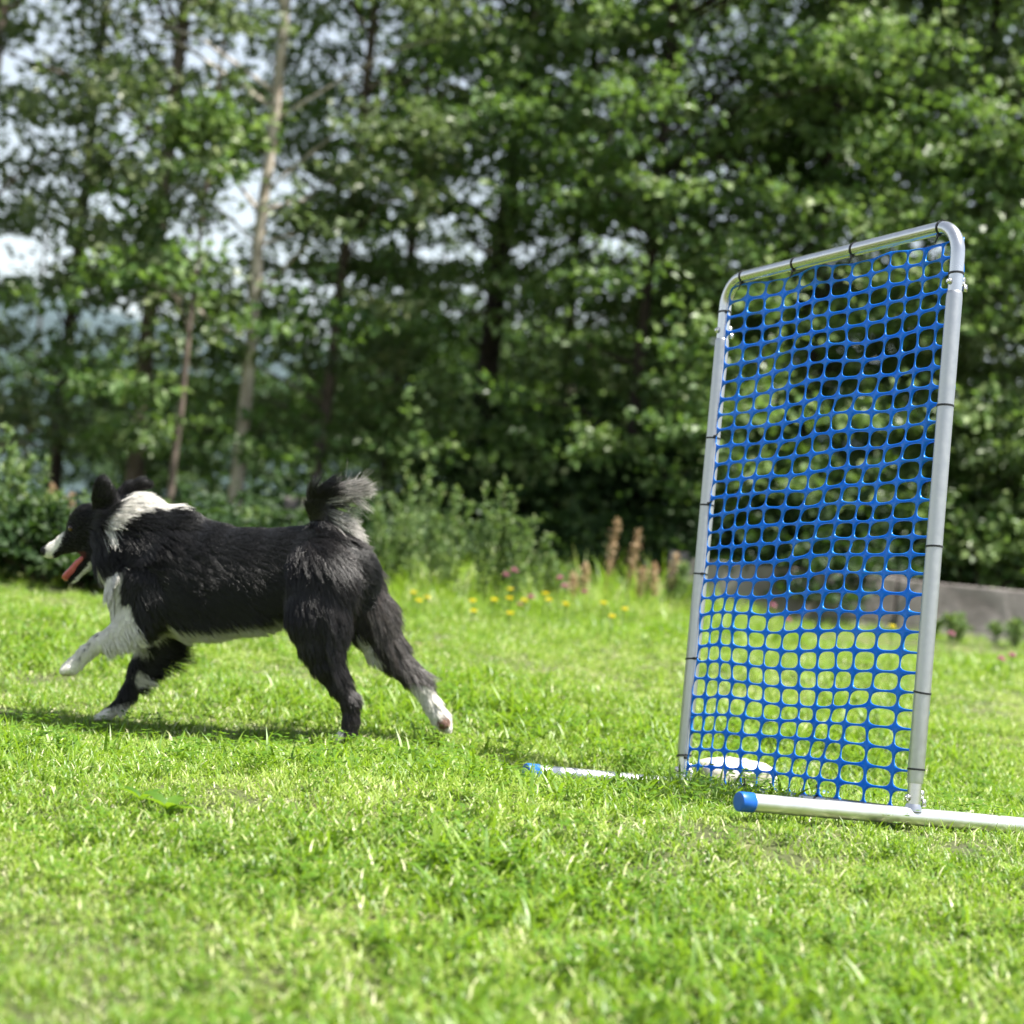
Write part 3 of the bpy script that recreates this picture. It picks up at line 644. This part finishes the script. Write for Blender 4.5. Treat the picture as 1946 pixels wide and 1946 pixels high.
def flower(kind, label, px, py, d):
    top = P(px, py, d); z0 = float(ground(top[0], top[1])); h = max(.04, top[2] - z0); root = empty(kind, (top[0], top[1], z0))
    mb = MB(); p = stem_pts(h, .05, 5); p[0, 2] = -.01; mb.tube(p, .0016, 5, caps=False); tip = p[-1]
    mobj('stem', mb.mesh('stem'), M_WEED, root)
    if kind == 'yellow_wildflower':
        tag(root, label, 'flower', 'yellow wildflowers at the lawn edge'); n = 18; a = np.arange(n) * 2.4; D = np.stack([np.cos(a), np.sin(a), np.where(np.arange(n) % 2, .25, .8)], 1)
        me = leaf_mesh('flower_head', np.tile(tip, (n, 1)), D, .0145, M_YEL, None, None, .36, .05)
    else:
        tag(root, label, 'flower', 'pink clover heads at the lawn edge'); n = 40; D = rng.normal(0, 1, (n, 3)); D[:, 2] = np.abs(D[:, 2]); me = leaf_mesh('flower_head', np.tile(tip, (n, 1)), D, .017, M_PINK, None, None, .3, .05)
    mobj('flower_head', me, None, root)
ORD = ['first', 'second', 'third', 'fourth', 'fifth', 'sixth', 'seventh', 'eighth', 'ninth', 'tenth', 'eleventh', 'twelfth', 'thirteenth', 'fourteenth', 'fifteenth', 'sixteenth', 'seventeenth', 'eighteenth']
ye = sorted([(787, 1127), (795, 1142), (810, 1136), (900, 1143), (899, 1162), (938, 1141), (969, 1121), (967, 1138), (998, 1142), (971, 1167), (1034, 1129), (1045, 1141), (1077, 1149), (1161, 1172), (1184, 1158), (1148, 1147), (1697, 1192)])
for i, (px, py) in enumerate(ye): flower('yellow_wildflower', f'yellow wildflower, {ORD[i]} from the left of those at the lawn edge', px, py, 8.0 - (py - 1120) * .012)
pk = sorted([(960, 1094), (974, 1085), (1064, 1100), (1076, 1116), (1112, 1127), (987, 1151), (1007, 1136), (1468, 1152), (1500, 1180), (1810, 1206), (1902, 1253), (1924, 1247)])
for i, (px, py) in enumerate(pk): flower('clover_flower', f'pink clover head, {ORD[i]} from the left of those at the lawn edge', px, py, 8.2 - max(0, py - 1180) * .01)

# weeds in the lawn itself
def broad_weed(label, px, py, d, n, L_):
    q = P(px, py, d); q[2] = ground(q[0], q[1]); root = empty('broadleaf_weed', q); tag(root, label, 'weed', 'leafy weeds in the lawn')
    me0 = None
    for i in range(n):
        a = i * 2.4 + rng.random(); el = .35 + .5 * rng.random(); l = L_ * (.7 + .5 * rng.random()); V = []; fq = []
        for k, tt in enumerate(np.linspace(0, 1, 7)):
            wd = l * .19 * math.sin(math.pi * (tt * .93 + .05)) ** .8; r_ = l * tt * math.cos(el - tt * .9 * .6); z = l * tt * math.sin(el) - l * .35 * tt * tt
            c = np.array([math.cos(a) * r_, math.sin(a) * r_, z + .01]); s = np.array([-math.sin(a), math.cos(a), 0]) * wd
            V += [c - s + [0, 0, wd * .3], c, c + s + [0, 0, wd * .3]]
            if k: o = 3 * k; fq += [(o - 3, o - 2, o + 1, o), (o - 2, o - 1, o + 2, o + 1)]
        me = np_mesh('leaf', np.array(V), np.array(fq)); add_attr(me, 'rnd', np.full(len(V), .05 + .25 * rng.random(), np.float32)); mobj('leaf', me, M_GRASS, root)
broad_weed('broad-leaved weed standing in the lawn below the dog', 312, 1590, 3.62, 6, .060)
broad_weed('small broad-leaved weed in the lawn left of the big one', 262, 1575, 3.7, 5, .05)
def grass_clump(label, px, py, d, n, h):
    q = P(px, py, d); q[2] = ground(q[0], q[1]); V, qd, tr_, rv = blades(n, .012, h * .6, h, .003, .005, (.05, .35), .55, 4)
    me = np_mesh('grass_clump', V, [qd, tr_]); add_attr(me, 'rnd', rv.astype(np.float32)); o = mobj('grass_clump', me, M_GRASS, None, q); tag(o, label, 'grass clump'); o['kind'] = 'stuff'
grass_clump('tall clump of green blades in front of the dog\'s front paw', 216, 1428, 4.5, 7, .10)

# ------------------------------------------------------------------ the dog
DS = 4.93 / F                                  # metres per photograph pixel at the dog
def dzp(px): return 4.93 + (663 - px) * 0.00014        # it runs left and a little away
def DP(px, py, lat=0.0):
    d = dzp(px) + lat
    return np.array([(px - CX) / F * d, (py - CX) / F * d, d])
# chains of (px, py, radius px, lateral m); flat = scale of the depth axis; k = blend
CH = []
def chain(label, pts, k=.016, flat=1.0): CH.append((label, pts, k, flat))
chain('torso', [(268, 1112, 60, 0), (318, 1102, 97, 0), (392, 1101, 98, 0), (470, 1099, 90, 0), (548, 1088, 79, 0), (612, 1078, 75, 0), (650, 1090, 64, 0)], .03, 1.15)
chain('torso', [(300, 1035, 62, 0), (335, 1010, 40, 0), (400, 1030, 35, 0)], .03, 1.25)
chain('neck', [(310, 1040, 72, 0), (258, 1008, 60, 0), (208, 1002, 46, 0)], .03)
chain('neck', [(262, 1085, 58, 0), (228, 1045, 44, 0), (204, 1052, 32, 0)], .03)
chain('chest', [(262, 1120, 46, -.02), (258, 1165, 42, -.02)], .025)
chain('skull', [(188, 997, 40, 0), (170, 996, 37, 0), (160, 1004, 33, 0)], .012, 1.1)
chain('skull', [(186, 1030, 34, 0), (170, 1032, 28, 0)], .014, 1.15)
chain('muzzle', [(158, 1020, 27, 0), (128, 1031, 19, 0), (100, 1046, 14, 0), (91, 1049, 12, 0)], .009)
chain('nose', [(84, 1045, 7.5, 0), (82, 1047, 7, 0)], .004)
chain('jaw', [(178, 1056, 18, 0), (158, 1076, 13, 0), (141, 1097, 9, 0), (136, 1102, 7.5, 0)], .009, 1.2)
chain('ear', [(201, 968, 27, -.030), (198, 942, 23, -.038), (194, 921, 15, -.042), (192, 910, 7, -.042)], .010, 2.6)
chain('ear', [(222, 952, 16, .035), (246, 929, 13, .045), (268, 920, 11, .050), (284, 922, 8, .052)], .010, 1.2)
# near (left) fore leg, white, reaching forward
chain('nfore', [(282, 1120, 60, -.045), (258, 1180, 36, -.065)], .025)
chain('nfore', [(258, 1180, 34, -.065), (230, 1203, 23, -.075), (190, 1222, 16, -.078), (163, 1241, 13, -.078), (147, 1258, 13, -.078)], .012)
chain('npaw', [(147, 1258, 13, -.078), (136, 1268, 14, -.078), (128, 1272, 12, -.078)], .008)
for dy in (-.016, -.005, .006, .015): chain('npaw', [(130, 1270, 8, -.078 + dy), (121, 1275, 7.5, -.078 + dy)], .004)
# far (right) fore leg
chain('ffore', [(310, 1160, 46, .055), (292, 1218, 30, .068), (268, 1274, 21, .070), (245, 1317, 14, .070), (224, 1344, 12.5, .070)], .014)
chain('fpaw', [(224, 1344, 11, .070), (206, 1356, 11.5, .070), (198, 1360, 10, .070)], .008)
for dy in (-.016, -.005, .006, .015): chain('fpaw', [(198, 1360, 8, .070 + dy), (186, 1365, 7.5, .070 + dy)], .004)
# near (left) hind leg, under the hip
chain('nthigh', [(606, 1092, 64, -.045), (600, 1165, 51, -.062), (606, 1215, 39, -.070)], .03)
chain('nhind', [(606, 1215, 39, -.070), (619, 1260, 28, -.072), (644, 1302, 18, -.072), (664, 1330, 15.5, -.072), (667, 1365, 12.5, -.072), (664, 1388, 13, -.072)], .012)
chain('nhpaw', [(664, 1390, 13, -.072), (652, 1399, 12, -.072)], .006)
for dy in (-.015, -.005, .005, .015): chain('nhpaw', [(654, 1398, 8, -.072 + dy), (646, 1402, 7, -.072 + dy)], .004)
# far (right) hind leg, pushed out behind
chain('fthigh', [(655, 1100, 58, .05), (690, 1160, 45, .065), (722, 1216, 34, .072)], .03)
chain('fhind', [(722, 1216, 34, .072), (748, 1252, 25, .074), (780, 1284, 18, .074), (801, 1304, 16.5, .074), (818, 1335, 14, .074), (832, 1358, 15, .074)], .012)
chain('fhpaw', [(832, 1358, 15, .074), (842, 1372, 16, .074), (846, 1379, 13, .074)], .008)
for dy in (-.017, -.006, .006, .017): chain('fhpaw', [(845, 1376, 8, .074 + dy), (852, 1386, 7, .074 + dy)], .004)
chain('tail', [(636, 1030, 30, 0), (622, 1000, 26, 0), (612, 976, 24, 0), (609, 956, 21, 0), (619, 943, 16, 0), (636, 938, 11, 0), (650, 941, 6, 0)], .012)

RES = 0.0045
allp = np.array([np.append(DP(x, y, l), r * DS) for _, p, _, _ in CH for x, y, r, l in p])
lo = (allp[:, :3] - allp[:, 3:4] * 1.3).min(0) - .03; hi = (allp[:, :3] + allp[:, 3:4] * 1.3).max(0) + .03
dims = np.ceil((hi - lo) / RES).astype(int) + 1
ax_ = [lo[i] + np.arange(dims[i]) * RES for i in range(3)]
fld = np.full(dims, 0.2, np.float32); lab = np.zeros(dims, np.int8); best = np.full(dims, 9.0, np.float32)
LAB = []
for label, p, k, flat in CH:
    if label not in LAB: LAB.append(label)
    li = LAB.index(label)
    for (x1, y1, r1, l1), (x2, y2, r2, l2) in zip(p[:-1], p[1:]):
        A, B = DP(x1, y1, l1), DP(x2, y2, l2); r1 *= DS; r2 *= DS; mg = max(r1, r2) * max(1, 1.0) + .05
        i0 = np.maximum(((np.minimum(A, B) - mg - lo) / RES).astype(int), 0); i1 = np.minimum(((np.maximum(A, B) + mg - lo) / RES).astype(int) + 2, dims)
        sl = tuple(slice(a, b_) for a, b_ in zip(i0, i1))
        gx_, gy_, gz_ = np.meshgrid(*[ax_[i][sl[i]] for i in range(3)], indexing='ij')
        # the depth axis is squeezed about the chain, so that flat > 1 makes a slimmer part
        ab = B - A; L2 = ab @ ab
        h = np.clip(((gx_ - A[0]) * ab[0] + (gy_ - A[1]) * ab[1] + (gz_ - A[2]) * ab[2]) / L2, 0, 1)
        dx = gx_ - A[0] - h * ab[0]; dy = gy_ - A[1] - h * ab[1]; dz = (gz_ - A[2] - h * ab[2]) * flat
        d = (np.sqrt(dx * dx + dy * dy + dz * dz) - (r1 + (r2 - r1) * h)).astype(np.float32)
        f = fld[sl]; bb = best[sl]; ll = lab[sl]
        nb_ = d < bb; bb[nb_] = d[nb_]; ll[nb_] = li
        hh = np.clip(.5 + .5 * (f - d) / k, 0, 1)
        fld[sl] = f * (1 - hh) + d * hh - k * hh * (1 - hh)
# naive surface nets
ins = fld < 0
c000 = np.stack([ins[a:dims[0] - 1 + a, b_:dims[1] - 1 + b_, c:dims[2] - 1 + c] for a in (0, 1) for b_ in (0, 1) for c in (0, 1)])
act = c000.any(0) & ~c000.all(0)
vid = np.full(act.shape, -1, np.int64); cells = np.argwhere(act); vid[act] = np.arange(len(cells))
acc = np.zeros((len(cells), 3)); cnt = np.zeros(len(cells))
corn = np.array([[a, b_, c] for a in (0, 1) for b_ in (0, 1) for c in (0, 1)])
fv = np.stack([fld[cells[:, 0] + a, cells[:, 1] + b_, cells[:, 2] + c] for a, b_, c in corn], 1)
for e1 in range(8):
    for e2 in range(e1 + 1, 8):
        if np.abs(corn[e1] - corn[e2]).sum() != 1: continue
        cr_ = (fv[:, e1] < 0) != (fv[:, e2] < 0); tt = fv[:, e1] / (fv[:, e1] - fv[:, e2] + 1e-12)
        pt = corn[e1] + (corn[e2] - corn[e1]) * tt[:, None]
        acc[cr_] += pt[cr_]; cnt[cr_] += 1
DV = lo + (cells + acc / cnt[:, None]) * RES
vlab = lab[cells[:, 0], cells[:, 1], cells[:, 2]]
quads = []
for axn in range(3):
    a1, a2 = (axn + 1) % 3, (axn + 2) % 3
    s0 = [slice(None)] * 3; s1 = [slice(None)] * 3; s0[axn] = slice(0, -1); s1[axn] = slice(1, None)
    d0, d1 = ins[tuple(s0)], ins[tuple(s1)]
    ed = np.argwhere(d0 != d1); flip = d0[tuple(ed.T)]
    ok = (ed[:, a1] > 0) & (ed[:, a2] > 0); ed, flip = ed[ok], flip[ok]
    def g_(o1, o2):
        e = ed.copy(); e[:, a1] -= o1; e[:, a2] -= o2; return vid[tuple(e.T)]
    q_ = np.stack([g_(1, 1), g_(0, 1), g_(0, 0), g_(1, 0)], 1); q_[~flip] = q_[~flip][:, ::-1]
    quads.append(q_)
quads = np.concatenate(quads)
# relax a little
nb1 = np.concatenate([quads[:, 0], quads[:, 1], quads[:, 2], quads[:, 3]]); nb2 = np.concatenate([quads[:, 1], quads[:, 2], quads[:, 3], quads[:, 0]])
for _ in range(2):
    sv = np.zeros_like(DV); sc_ = np.zeros(len(DV)); np.add.at(sv, nb1, DV[nb2]); np.add.at(sv, nb2, DV[nb1]); np.add.at(sc_, nb1, 1); np.add.at(sc_, nb2, 1)
    DV = DV * .5 + sv / sc_[:, None] * .5
fn = np.cross(DV[quads[:, 2]] - DV[quads[:, 0]], DV[quads[:, 3]] - DV[quads[:, 1]])
VN = np.zeros_like(DV)
for i in range(4): np.add.at(VN, quads[:, i], fn)
VN /= np.linalg.norm(VN, axis=1)[:, None] + 1e-12
farea = np.linalg.norm(fn, axis=1) * .5
def topx(p): return CX + F * p[..., 0] / p[..., 2], CX + F * p[..., 1] / p[..., 2]
def inpoly(x, y, poly):
    r_ = np.zeros(np.shape(x), bool); n = len(poly)
    for i in range(n):
        (x1, y1), (x2, y2) = poly[i], poly[(i + 1) % n]
        c = ((y1 > y) != (y2 > y)) & (x < (x2 - x1) * (y - y1) / (y2 - y1 + 1e-9) + x1); r_ ^= c
    return r_
def coat(p, lb, nrm, jit=0.0):
    """coat colour from where a point lies on the dog: white markings, black saddle, brown tinge on the breeches"""
    x, y = topx(p); n = len(x)
    x = x + rng.normal(0, 1, n) * jit; y = y + rng.normal(0, 1, n) * jit
    L = lambda *k: np.isin(lb, [LAB.index(i) for i in k if i in LAB])
    c = np.tile(np.array([0.0045, 0.0040, 0.0043]), (n, 1))
    W = np.array([0.80, 0.77, 0.71])
    wh = inpoly(x, y, [(246, 915), (345, 915), (338, 968), (300, 968), (276, 962), (255, 974), (232, 988), (212, 1012), (196, 1018), (198, 992), (220, 968), (234, 948)]) & L('neck', 'torso', 'skull')
    wh |= inpoly(x, y, [(190, 1085), (237, 1082), (229, 1120), (230, 1186), (236, 1210), (262, 1214), (285, 1240), (180, 1240)])
    wh |= L('nfore', 'npaw') & (y > 1150) & (x < 262 - (1200 - y) * .3) & (nrm[:, 2] < .9)
    wh |= L('npaw')
    wh |= L('muzzle', 'nose') & inpoly(x, y, [(70, 1025), (124, 1005), (112, 1038), (100, 1052), (101, 1075), (70, 1075)])
    wh |= L('jaw') & (y > 1064 + (178 - x) * 1.04) & (y > 1072)
    wh |= inpoly(x, y, [(170, 1066), (182, 1068), (193, 1092), (216, 1106), (216, 1125), (176, 1118), (160, 1090)]) & ~L('skull')
    wh |= L('torso', 'chest') & (y > 1176) & (nrm[:, 1] > .80) & (x > 262) & (x < 560)
    wh |= L('ffore', 'fpaw') & (y > 1340 - (x - 225) * .3)
    wh |= L('ffore') & (((x - 266) / 9) ** 2 + ((y - 1290) / 16) ** 2 < 1)
    wh |= L('fhind', 'fhpaw') & (y > 1300 + (x - 800) * .12) & (x > 772)
    wh |= L('nhpaw') & (x < 652)
    wh |= L('fthigh') & (nrm[:, 2] < -.2) & inpoly(x, y, [(668, 1190), (690, 1205), (715, 1240), (716, 1262), (668, 1225)])
    wh |= L('tail') & (x > 690)
    c[wh] = W * (0.92 + .1 * rng.random((wh.sum(), 1)))
    br = L('nthigh', 'fthigh', 'fhind', 'nhind', 'tail') & ~wh
    c[br] = c[br] + rng.random((br.sum(), 1)) ** 2 * np.array([0.060, 0.042, 0.034]) * np.clip((x[br] - 600) / 120, 0.1, 1)[:, None]
    sp = np.zeros(n, bool)
    for sx, sy in ((184, 1206), (161, 1235), (170, 1223), (152, 1250)): sp |= ((x - sx) ** 2 + (y - sy) ** 2 < 10) & L('nfore', 'npaw')
    c[sp] = 0.02
    c[L('nose', 'muzzle') & (x < 86.5) & (y < 1056)] = (.012, .011, .012)
    pad = (L('fhpaw') & (((x - 843) / 13) ** 2 + ((y - 1374) / 13) ** 2 < 1) & (nrm[:, 2] < .2)) | (L('fpaw') & (y > 1368)) | (L('npaw') & (y > 1282))
    c[pad] = (.16, .085, .06) if True else 0
    mouth = L('muzzle', 'jaw', 'skull') & inpoly(x, y, [(100, 1066), (158, 1046), (164, 1052), (160, 1062), (128, 1098), (118, 1092), (140, 1066)]) & (np.abs(p[:, 2] - dzp(x)) < .028)
    c[mouth] = (.10, .02, .02)
    return c, wh
vc, vwh = coat(DV, vlab, VN)

base_w = c2w(DP(455, 1385, 0)); base_w[2] = ground(base_w[0], base_w[1])
hd_w = c2w(DP(100, 1385)) - c2w(DP(700, 1385)); yaw = math.atan2(hd_w[1], hd_w[0])
dog = empty('border_collie', base_w); dog.rotation_euler = (0, 0, yaw)
tag(dog, 'black and white long-haired collie bounding left over the lawn, mouth open', 'dog')
cy, sy_ = math.cos(-yaw), math.sin(-yaw)
def d2l(pc):                                   # camera axes -> the dog's own axes
    q_ = c2w(pc) - base_w
    return np.stack([q_[:, 0] * cy - q_[:, 1] * sy_, q_[:, 0] * sy_ + q_[:, 1] * cy, q_[:, 2]], 1)
def dirl(v):
    q_ = v[:, 0:1] * c_r - v[:, 1:2] * c_u + v[:, 2:3] * f0
    return np.stack([q_[:, 0] * cy - q_[:, 1] * sy_, q_[:, 0] * sy_ + q_[:, 1] * cy, q_[:, 2]], 1)
def hairmat(name, rough, spec):
    mt, t, b = mat(name); setp(b, Roughness=rough); b.inputs['Specular IOR Level'].default_value = spec
    at = t.nodes.new('ShaderNodeAttribute'); at.attribute_name = 'coat'; t.links.new(at.outputs['Color'], b.inputs['Base Color'])
    return mt
M_SKIN = hairmat('dog_coat', 0.6, 0.10); M_FUR = hairmat('dog_fur', 0.34, 0.50)
bme = np_mesh('body', d2l(DV), quads)
ca = bme.attributes.new('coat', 'FLOAT_COLOR', 'POINT'); ca.data.foreach_set('color', np.concatenate([vc, np.ones((len(vc), 1))], 1).astype(np.float32).ravel())
body = mobj('body', bme, M_SKIN, dog)

# hair: (length m, flow direction in photograph x/y, lift, droop)
HP = {'torso': (.036, (1, .42), .20, .35), 'neck': (.050, (.85, .62), .36, .35), 'chest': (.034, (.35, 1), .30, .3), 'skull': (.010, (1, .1), .25, .1),
      'muzzle': (.005, (1, .1), .25, .0), 'nose': (.0, (1, 0), 0, 0), 'jaw': (.007, (1, .1), .3, .2), 'ear': (.012, (.35, -.7), .25, 0),
      'nfore': (.013, (-.2, 1), .25, .2), 'npaw': (.006, (-.8, .5), .2, .1), 'ffore': (.018, (.35, .9), .3, .3), 'fpaw': (.006, (-.8, .5), .2, .1),
      'nthigh': (.034, (.42, 1), .22, .25), 'nhind': (.020, (.35, 1), .28, .2), 'nhpaw': (.007, (-.3, 1), .2, .1),
      'fthigh': (.040, (.55, 1), .25, .3), 'fhind': (.022, (.7, .8), .28, .25), 'fhpaw': (.007, (.5, .8), .2, .1), 'tail': (.055, (.95, -.25), .35, .1)}
def grow(name, n_h, faces_p, npt=6):
    fi = rng.choice(len(quads), n_h, p=faces_p / faces_p.sum()); uv = rng.random((n_h, 2)); a_, b_ = uv[:, :1], uv[:, 1:]
    Q = quads[fi]
    lerp = lambda A: (A[Q[:, 0]] * (1 - a_) + A[Q[:, 1]] * a_) * (1 - b_) + (A[Q[:, 3]] * (1 - a_) + A[Q[:, 2]] * a_) * b_
    p0 = lerp(DV); nn = lerp(VN); nn /= np.linalg.norm(nn, axis=1)[:, None]; lb = vlab[Q[:, 0]]
    x, y = topx(p0)
    Ln = np.array([HP[l][0] for l in LAB])[lb]; fl = np.array([HP[l][1] for l in LAB])[lb]; lift = np.array([HP[l][2] for l in LAB])[lb]; drp = np.array([HP[l][3] for l in LAB])[lb]
    is_ = lambda *k: np.isin(lb, [LAB.index(i) for i in k])
    # long fringes: belly, elbows, breeches, back of the hocks, ruff
    bel = is_('torso', 'chest') & (nn[:, 1] > .55) & (y > 1150); Ln = np.where(bel, .046, Ln); fl = np.where(bel[:, None], np.array([.9, .75]), fl); lift = np.where(bel, .35, lift)
    elb = is_('ffore') & (nn[:, 0] > .35) & (y < 1315); Ln = np.where(elb, .042 + .05 * np.exp(-((y - 1245) / 22) ** 2), Ln); fl = np.where(elb[:, None], np.array([1.0, .35]), fl); lift = np.where(elb, .3, lift)
    elw = is_('nfore') & (nn[:, 1] > .1) & (x > 190); Ln = np.where(elw, .036, Ln); fl = np.where(elw[:, None], np.array([.65, 1]), fl); lift = np.where(elw, .3, lift)
    brc = is_('fthigh', 'fhind', 'nthigh', 'nhind') & (nn[:, 0] > .25) & (y > 1060) & (y < 1290); Ln = np.where(brc, .062, Ln); fl = np.where(brc[:, None], np.array([.30, 1]), fl); lift = np.where(brc, .32, lift)
    hck = is_('nhind', 'fhind') & (nn[:, 0] > .2) & (y >= 1270) & (y < 1345); Ln = np.where(hck, .026, Ln)
    ruf = is_('neck') & (y < 1005); Ln = np.where(ruf, .036, Ln); fl = np.where(ruf[:, None], np.array([1, .15]), fl)
    prs = is_('skull', 'ear') & (x > 190) & (y > 985); Ln = np.where(prs, .02, Ln)
    tl = is_('tail'); up = tl & (y < 990); Ln = np.where(up, .040 + .022 * (y < 958), Ln)
    ta = np.interp(y, [928, 950, 972, 1000], [.35, -.2, -1.15, -1.6]); fl = np.where(up[:, None], np.stack([np.cos(ta), np.sin(ta)], 1), fl)
    plume = up & (nn[:, 0] > -.1) & (y < 962); fringe = tl & (nn[:, 0] > .15) & (y >= 962) & (y < 1000)
    Ln = np.where(plume, .084, Ln); fl = np.where(plume[:, None], np.array([1, -.22]), fl); Ln = np.where(fringe, .080, Ln); fl = np.where(fringe[:, None], np.array([1, .42]), fl)
    lift = np.where(up, .10, lift); lift = np.where(plume | fringe, .16, lift)
    low = tl & (y >= 990) & ~fringe; Ln = np.where(low, .050, Ln); fl = np.where(low[:, None], np.array([.6, .8]), fl)
    mth = is_('jaw', 'muzzle') & (y > 1050) & (x < 165); Ln = np.where(mth, .003, Ln)
    Ln = Ln * (.65 + .5 * rng.random(n_h))
    fl3 = np.concatenate([fl, np.zeros((n_h, 1))], 1); fl3 += rng.normal(0, .10, fl3.shape); fl3[:, 2] += .30 * .3
    fl3 /= np.linalg.norm(fl3, axis=1)[:, None]
    tg = fl3 - nn * (fl3 * nn).sum(1)[:, None]; tg /= np.linalg.norm(tg, axis=1)[:, None] + 1e-6
    d0 = tg + nn * lift[:, None]; d0 /= np.linalg.norm(d0, axis=1)[:, None]
    g = np.array([0.10, 1.0, 0]) * drp[:, None] * .6
    ts = np.linspace(0, 1, npt)
    PT = p0[:, None] + Ln[:, None, None] * (ts[None, :, None] * d0[:, None] + (ts ** 2)[None, :, None] * g[:, None] * .6)
    # locks: pull the tips of neighbouring hairs together
    ncl = n_h // 22; cl = rng.choice(n_h, ncl, replace=False); kd = kdtree.KDTree(ncl)
    for i, c in enumerate(cl): kd.insert(p0[c], i)
    kd.balance(); near = np.array([cl[kd.find(p)[1]] for p in p0])
    okc = (np.linalg.norm(p0[near] - p0, axis=1) < .03) & ((fl[near] * fl).sum(1) > .3) & (np.abs(Ln[near] - Ln) < .02)
    s_ = (ts ** 1.3)[None, :, None] * (.62 * okc * np.clip(Ln / .02, .2, 1))[:, None, None]
    off = (PT[near] - p0[near][:, None]) * (Ln / (Ln[near] + 1e-6))[:, None, None]
    tgt = p0[near][:, None] + off + (p0 - p0[near])[:, None] * .25
    PT = PT * (1 - s_) + tgt * s_
    PT += rng.normal(0, .0006, PT.shape) * ts[None, :, None]
    cc, wh = coat(p0, lb, nn, 2.2)
    # the tail plume and the far fringe end in white and grey hairs
    tipc = np.zeros(n_h); tipc = np.where(plume, (rng.random(n_h) < .75) * (.5 + .5 * rng.random(n_h)), tipc); tipc = np.where(fringe, (rng.random(n_h) < .85) * (.6 + .4 * rng.random(n_h)), tipc)
    tipc = np.where(brc & (x > 690), .16 * rng.random(n_h), tipc)
    bw = bel & (nn[:, 1] > .72) & (x < 530); cc[bw] = np.array([.62, .60, .52]) * (.8 + .3 * rng.random((bw.sum(), 1)))
    keep = Ln > .002
    PT, cc, Ln, tipc = PT[keep], cc[keep], Ln[keep], tipc[keep]; nk = len(PT)
    mixp = (tipc[:, None] * np.clip(ts * 1.7 - .25, 0, 1)[None])[..., None]; cp = cc[:, None] * (1 - mixp) + np.array([.58, .55, .51]) * mixp
    hc = bpy.data.hair_curves.new(name); hc.add_curves([npt] * nk)
    hc.position_data.foreach_set('vector', d2l(PT.reshape(-1, 3)).astype(np.float32).ravel())
    rad = np.tile(.00048 * (1 - .8 * ts ** 1.5), (nk, 1)) * (.75 + .5 * rng.random((nk, 1))) * np.clip(Ln / .03, .6, 1.0)[:, None]
    at = hc.attributes.get('radius') or hc.attributes.new('radius', 'FLOAT', 'POINT'); at.data.foreach_set('value', rad.astype(np.float32).ravel())
    at = hc.attributes.new('coat', 'FLOAT_COLOR', 'POINT'); at.data.foreach_set('color', np.concatenate([cp, np.ones((nk, npt, 1))], 2).astype(np.float32).ravel())
    hc.materials.append(M_FUR)
    o = bpy.data.objects.new(name, hc); COL.objects.link(o); o.parent = dog
    return o
ft = np.array([HP[l][0] > 0 for l in LAB])[vlab[quads[:, 0]]]
tailf = vlab[quads[:, 0]] == LAB.index('tail')
grow('fur', 150000, farea * ft * ~tailf)
grow('tail_plume', 11000, farea * tailf, 8)

# tongue, eyes
mb = MB(); tp = [DP(160, 1058), DP(148, 1068), DP(136, 1082), DP(128, 1090), DP(122, 1096), DP(119, 1099)]
tv = []; tq = []; ns = 12
for i, (p, wd, th) in enumerate(zip(tp, (.016, .018, .019, .018, .014, .006), (.009, .010, .010, .010, .009, .005))):
    tdir = tp[min(i + 1, 5)] - tp[max(i - 1, 0)]; tdir /= np.linalg.norm(tdir); sdv = np.array([0, 0, 1.0]); up_ = np.cross(sdv, tdir)
    for k in range(ns):
        a = 2 * math.pi * k / ns; tv.append(p + sdv * wd * math.cos(a) + up_ * (th * math.sin(a) - .004 * (1 - math.cos(a) ** 2)))
for i in range(5):
    for k in range(ns): tq.append((i * ns + k, i * ns + (k + 1) % ns, i * ns + ns + (k + 1) % ns, i * ns + ns + k))
mt, t, b = mat('wet_tongue'); setp(b, Roughness=.25); cr, n = noise_col(t, 60, [(.3, (.42, .07, .08)), (.7, (.55, .13, .13))]); t.links.new(cr.outputs[0], b.inputs['Base Color'])
tvc = d2l(np.array(tv)); capn = len(tvc); tvc = np.concatenate([tvc, d2l(np.array([tp[5]]))])
mobj('tongue', np_mesh('tongue', tvc, [np.array(tq), np.array([(5 * ns + k, 5 * ns + (k + 1) % ns, capn) for k in range(ns)])]), mt, dog)
mt, t, b = mat('amber_eye'); setp(b, Roughness=.08)
cr, n = noise_col(t, 80, [(.35, (.02, .009, .004)), (.7, (.12, .055, .02))]); t.links.new(cr.outputs[0], b.inputs['Base Color'])
for lt in (-.030, .030):
    c = DP(136, 1004, lt); V = []; fq = []
    for j in range(9):
        for i in range(12):
            ph, a = math.pi * j / 8, 2 * math.pi * i / 12; V.append(c + .0085 * np.array([math.sin(ph) * math.cos(a), math.sin(ph) * math.sin(a), math.cos(ph)]))
    for j in range(8):
        for i in range(12): a = j * 12 + i; b2 = j * 12 + (i + 1) % 12; fq.append((a, b2, b2 + 12, a + 12))
    mobj('eye', np_mesh('eye', d2l(np.array(V)), np.array(fq)), mt, dog)
